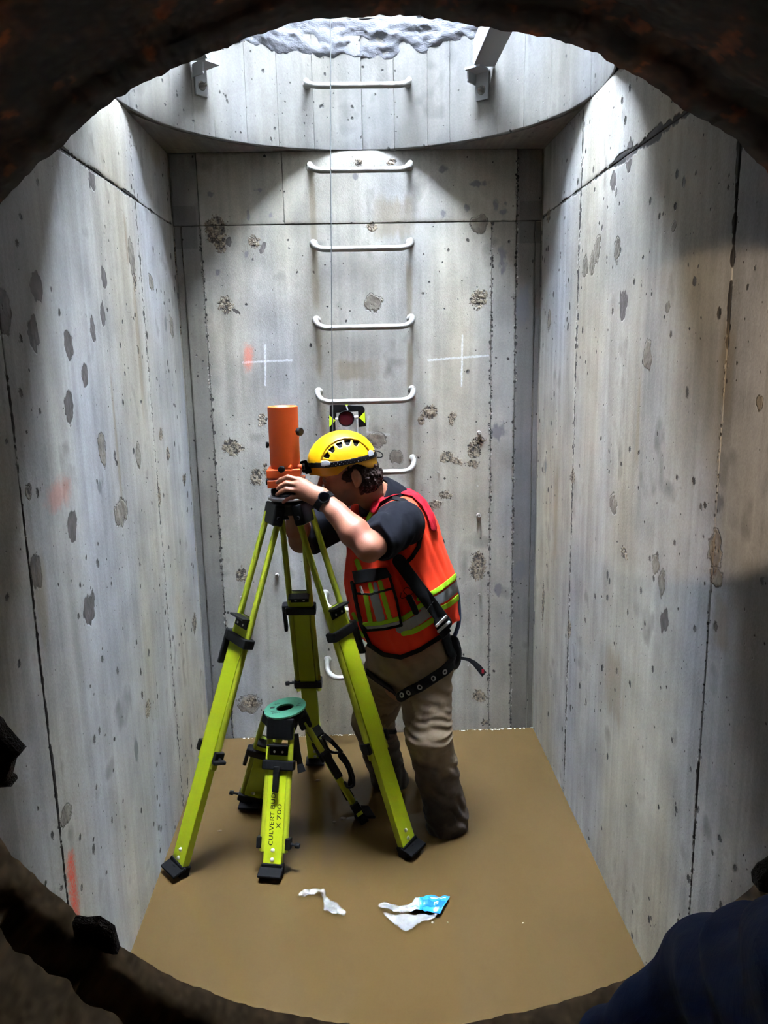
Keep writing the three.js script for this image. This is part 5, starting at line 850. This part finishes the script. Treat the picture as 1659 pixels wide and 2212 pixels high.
  const patch = (name, mat, base, th, reg, box, cell = 0.0042, zc = -3.2, parent = vm, label) => part(name, solid(...bb(...box, -3.26, -2.88, 0.015), cell, (p) => { const b = base(p); if (b > 0.06 || b < -0.06) return Math.abs(b) - 0.02; return Math.max(b - th, -(b + 0.007), reg(toPixel(p)) * MM, zc - p[2]); }), mat, parent, label);
  const St = (pts, hw) => [(q) => inStroke(q, pts, hw), [Math.min(...pts.map((p) => p[0])) - hw - 3, Math.min(...pts.map((p) => p[1])) - hw - 3, Math.max(...pts.map((p) => p[0])) + hw + 3, Math.max(...pts.map((p) => p[1])) + hw + 3]];
  const Po = (pts) => [(q) => inPoly(q, pts), [Math.min(...pts.map((p) => p[0])) - 3, Math.min(...pts.map((p) => p[1])) - 3, Math.max(...pts.map((p) => p[0])) + 3, Math.max(...pts.map((p) => p[1])) + 3]];
  const sewn = (name, mat, th, [reg, box], base = vestBase, parent = vm, label) => patch(name, mat, base, th, reg, box, 0.0036, -3.2, parent, label);
  for (const [pts, hw] of [[[[905, 1294], [926, 1286], [950, 1272], [976, 1252], [1010, 1222]], 5.5], [[[930, 1324], [950, 1316], [970, 1306], [988, 1292], [1010, 1272]], 5.5], [[[862, 1342], [890, 1324], [916, 1302]], 5.5], [[[872, 1368], [892, 1364], [914, 1353], [945, 1333]], 6], [[[763, 1326], [770, 1340]], 4], [[[776, 1364], [786, 1374]], 4], [[[771, 1212], [777, 1230]], 5.5], [[[794, 1122], [806, 1100]], 4.5], [[[818, 1071], [830, 1060], [850, 1056]], 5]]) sewn('lime_stripe', LIME, 0.0035, St(pts, hw));
  for (const [pts, hw] of [[[[915, 1310], [938, 1300.5], [960, 1288.5], [984, 1269.5], [1010, 1247]], 10.5], [[[866, 1357], [880, 1351], [903, 1338], [932, 1317]], 11.5]]) sewn('silver_stripe', SILVER, 0.003, St(pts, hw));
  sewn('binding', BLK, 0.006, St([[851, 1075], [874, 1081], [893, 1097], [907, 1122], [911, 1148], [904, 1182], [890, 1204], [872, 1220]], 4.5)); sewn('binding', BLK, 0.007, St([[797, 1393], [828, 1414], [866, 1420], [907, 1404], [949, 1377]], 5)); sewn('zip', BLK, 0.006, St([[760, 1258], [770, 1305], [779, 1348], [800, 1394]], 4));
  const pocket = sewn('pocket', fluo(0xfa3a08), 0.016, Po([[764, 1260], [842, 1246], [856, 1296], [868, 1344], [866, 1352], [830, 1360], [790, 1362], [781, 1348], [770, 1300]]));
  const onPocket = (name, mat, th, reg) => sewn(name, mat, th, reg, vestBase, pocket);
  onPocket('flap', BLK, 0.026, Po([[760, 1234], [800, 1228], [834, 1226], [847, 1246], [806, 1256], [766, 1262]]));
  onPocket('binding', BLK, 0.0195, St([[765, 1262], [771, 1302], [782, 1350], [792, 1362], [830, 1359], [867, 1351], [857, 1298], [842, 1247]], 3)); onPocket('binding', BLK, 0.02, St([[769, 1282], [800, 1284], [848, 1271]], 2.6));
  onPocket('lime_stripe', LIME, 0.0185, St([[790, 1286], [800, 1342]], 5.5)); onPocket('lime_stripe', LIME, 0.0185, St([[826, 1280], [842, 1335]], 5.5)); onPocket('silver_stripe', SILVER, 0.0178, St([[808, 1284], [822, 1336]], 10)); onPocket('lime_stripe', LIME, 0.0188, St([[786, 1349], [824, 1346], [862, 1336]], 5)); onPocket('silver_stripe', SILVER, 0.0183, St([[792, 1356], [828, 1353], [864, 1345]], 4));
  onPocket('lime_stripe', LIME, 0.0184, St([[799, 1262], [803, 1278]], 4.5)); onPocket('lime_stripe', LIME, 0.0184, St([[821, 1258], [826, 1275]], 5)); onPocket('silver_stripe', SILVER, 0.018, St([[810, 1261], [814, 1277]], 4)); onPocket('pen', M.screw, 0.023, St([[779, 1268], [783, 1281]], 3));
  sewn('clip', BLK, 0.022, St([[884, 1291], [891, 1305], [898, 1322]], 7), vestBase, vm, 'small black device clipped to the vest');
  part('cord', tube([[884, 1290], [872, 1277], [880, 1268], [892, 1280], [868, 1292], [866, 1280]].map(([x, y]) => { const h = hitOf(x, y, vestBase); return add(h, normOf(h, vestBase), 0.006); }), 0.0014, 40, 5), BLK, vm);
  // fall harness
  const outer = (p) => Math.min(vest(p), trousers(p));
  const har = sewn('harness', RED, 0.011, St([[806, 1101], [815, 1080], [838, 1066], [866, 1059], [893, 1065], [915, 1085], [930, 1112], [937, 1140]], 7.5), vestBase, person, 'fall harness of red and black straps');
  sewn('chest_strap', BLK, 0.012, St([[862, 1212], [882, 1240], [910, 1277], [962, 1346]], 14.5), vestBase, har); sewn('hip_strap', BLK, 0.014, St([[950, 1345], [968, 1378], [978, 1408]], 13), outer, har); sewn('buckle', M.screw, 0.02, St([[943, 1352], [964, 1332]], 3.2), vestBase, har, 'silver buckle bar'); sewn('buckle', M.screw, 0.02, St([[947, 1364], [970, 1344]], 3.2), vestBase, har, 'silver buckle bar'); sewn('stitching', M.galv, 0.0135, St([[921, 1319], [936, 1299]], 0.9), vestBase, har);
  const legStrap = [[866, 1505], [884, 1494], [908, 1483], [934, 1466], [960, 1449], [984, 1426]];
  sewn('leg_strap', BLK, 0.009, St(legStrap, 11.5), trousers, har); sewn('leg_strap', BLK, 0.008, St([[786, 1446], [812, 1467], [842, 1487], [850, 1500]], 6), trousers, har);
  for (const [x, y] of [[871, 1501], [885, 1494], [908, 1482.5], [934, 1466], [958, 1450]]) { const h = hitOf(x, y, trousers), n = normOf(h, trousers, 0.012); part('eyelet', lathe([[0.0055, 0], [0.011, 0], [0.011, 0.002], [0.0095, 0.0035], [0.0065, 0.003], [0.0055, 0]], add(h, n, 0.009), n, 18), M.screw, har); }
  part('back_strap', [tube([[958, 1204], [972, 1240], [986, 1272], [991, 1310], [991, 1345], [981, 1378], [977, 1402]].map(([x, y]) => at(x, y, -3.13)), 0.009, 60, 8)], BLUE, har);
  const HPc = at(979, 1410, -3.12); part('hip_pad', solid(add(HPc, [-0.09, -0.12, -0.1]), add(HPc, [0.09, 0.12, 0.1]), 0.005, (p) => ball(p, HPc, [0.034, 0.075, 0.06]) + 0.004 * noise3(p[0] * 40, p[1] * 40, p[2] * 40)), BLK, har); part('clip', boxAt(at(974, 1419, -3.045), [0.02, 0.016, 0.008], null, 0.002), M.galv, har);
  const tail = [[984, 1421], [1000, 1422], [1013, 1425], [1024, 1432], [1034, 1442], [1046, 1457]].map(([x, y]) => at(x, y, -3.08)); part('strap_end', ribbon(tail, [[0.3, 0.5, 1]], [0.012, 0.012, 0.014, 0.02, 0.026, 0.026], 0.005), BLK, har); part('red_tab', boxAt(at(1043, 1450, -3.073), [0.01, 0.018, 0.004], null, 0.001), RED, har);
  { const d = at(947, 1160, -3.12), pts = [[936, 1140], [943, 1144], [954, 1162], [958, 1172], [951, 1176], [943, 1166], [938, 1152]].map(([x, y]) => at(x, y, -3.12)); part('d_ring', tube(pts, 0.0048, 60, 8, true), M.black, har, 'black dorsal ring'); }
  // watch
  const arm = (p) => smin(forearm(p), hand(p), 0.012), wh = hitOf(700, 1075, arm), wn = normOf(wh, arm, 0.012), wa = unit(sub(LE, LW));
  const strapC = mixv(LW, LE, 0.0), watch = part('watch', lathe([[0, -0.004], [0.019, -0.004], [0.0225, -0.001], [0.023, 0.005], [0.021, 0.0085], [0.0185, 0.009], [0.018, 0.0078], [0, 0.0078]], wh, wn, 40), phys({ color: 0x22252b, roughness: 0.25, metalness: 0.6 }), person, 'round dark watch on the left wrist');
  part('watch_face', lathe([[0, 0], [0.0178, 0], [0.0176, 0.0006], [0, 0.0008]], add(wh, wn, 0.0078), wn, 36), phys({ color: 0x020204, roughness: 0.05, clearcoat: 1 }), watch);
  const st0 = dot(sub(wh, LW), wa); part('watch_strap', solid(...bb(670, 1045, 735, 1125, -2.99, -2.86, 0.01), 0.0026, (p) => { const b = arm(p); return Math.max(b - 0.0042, -(b + 0.004), Math.abs(dot(sub(p, LW), wa) - st0) - 0.0125); }), M.rubber, watch);
}
// ---------------------------------------------------------------- the photographer's companion: a knee in the pipe
{
  const K = at(1562, 2132, -0.72), S = at(1290, 2345, -0.78), T = at(1960, 2235, -0.42), A = add(S, [-0.1, -0.1, 0.1]);
  const leg = (p, r) => smin(cone(p, K, S, 0.064 - r, 0.058 - r), cone(p, K, T, 0.066 - r, 0.09 - r), 0.02);
  const t = thing('person', 'knee in dark navy trousers in the lower right corner, inside the pipe', 'person', [K[0], K[1] - 0.1, K[2]]);
  part('body', solid([0.1, 0.98, -0.92], [0.82, 1.6, -0.3], 0.009, (p) => leg(p, 0.016)), std({ color: 0xb98a6e, roughness: 0.6 }), t);
  part('trousers', solid([0.1, 0.98, -0.92], [0.82, 1.6, -0.3], 0.0052, (p) => { const a = p[0] * 0.5 + p[1] * 1.0 - p[2] * 0.2; return leg(p, 0) + 0.0085 * Math.sin(a * 70 + 3.5 * noise3(p[0] * 7, p[1] * 7, p[2] * 7)) * clamp(0.6 + noise3(p[0] * 6 + 3, p[1] * 6, p[2] * 6)) + 0.004 * fbm3(p[0] * 25, p[1] * 25, p[2] * 25, 3); }), std({ color: 0x0a2554, roughness: 0.9, bumpMap: tiled(WEAVE, 30), bumpScale: 0.0006 }), t, 'navy work trousers');
}

renderer.render(scene, camera);
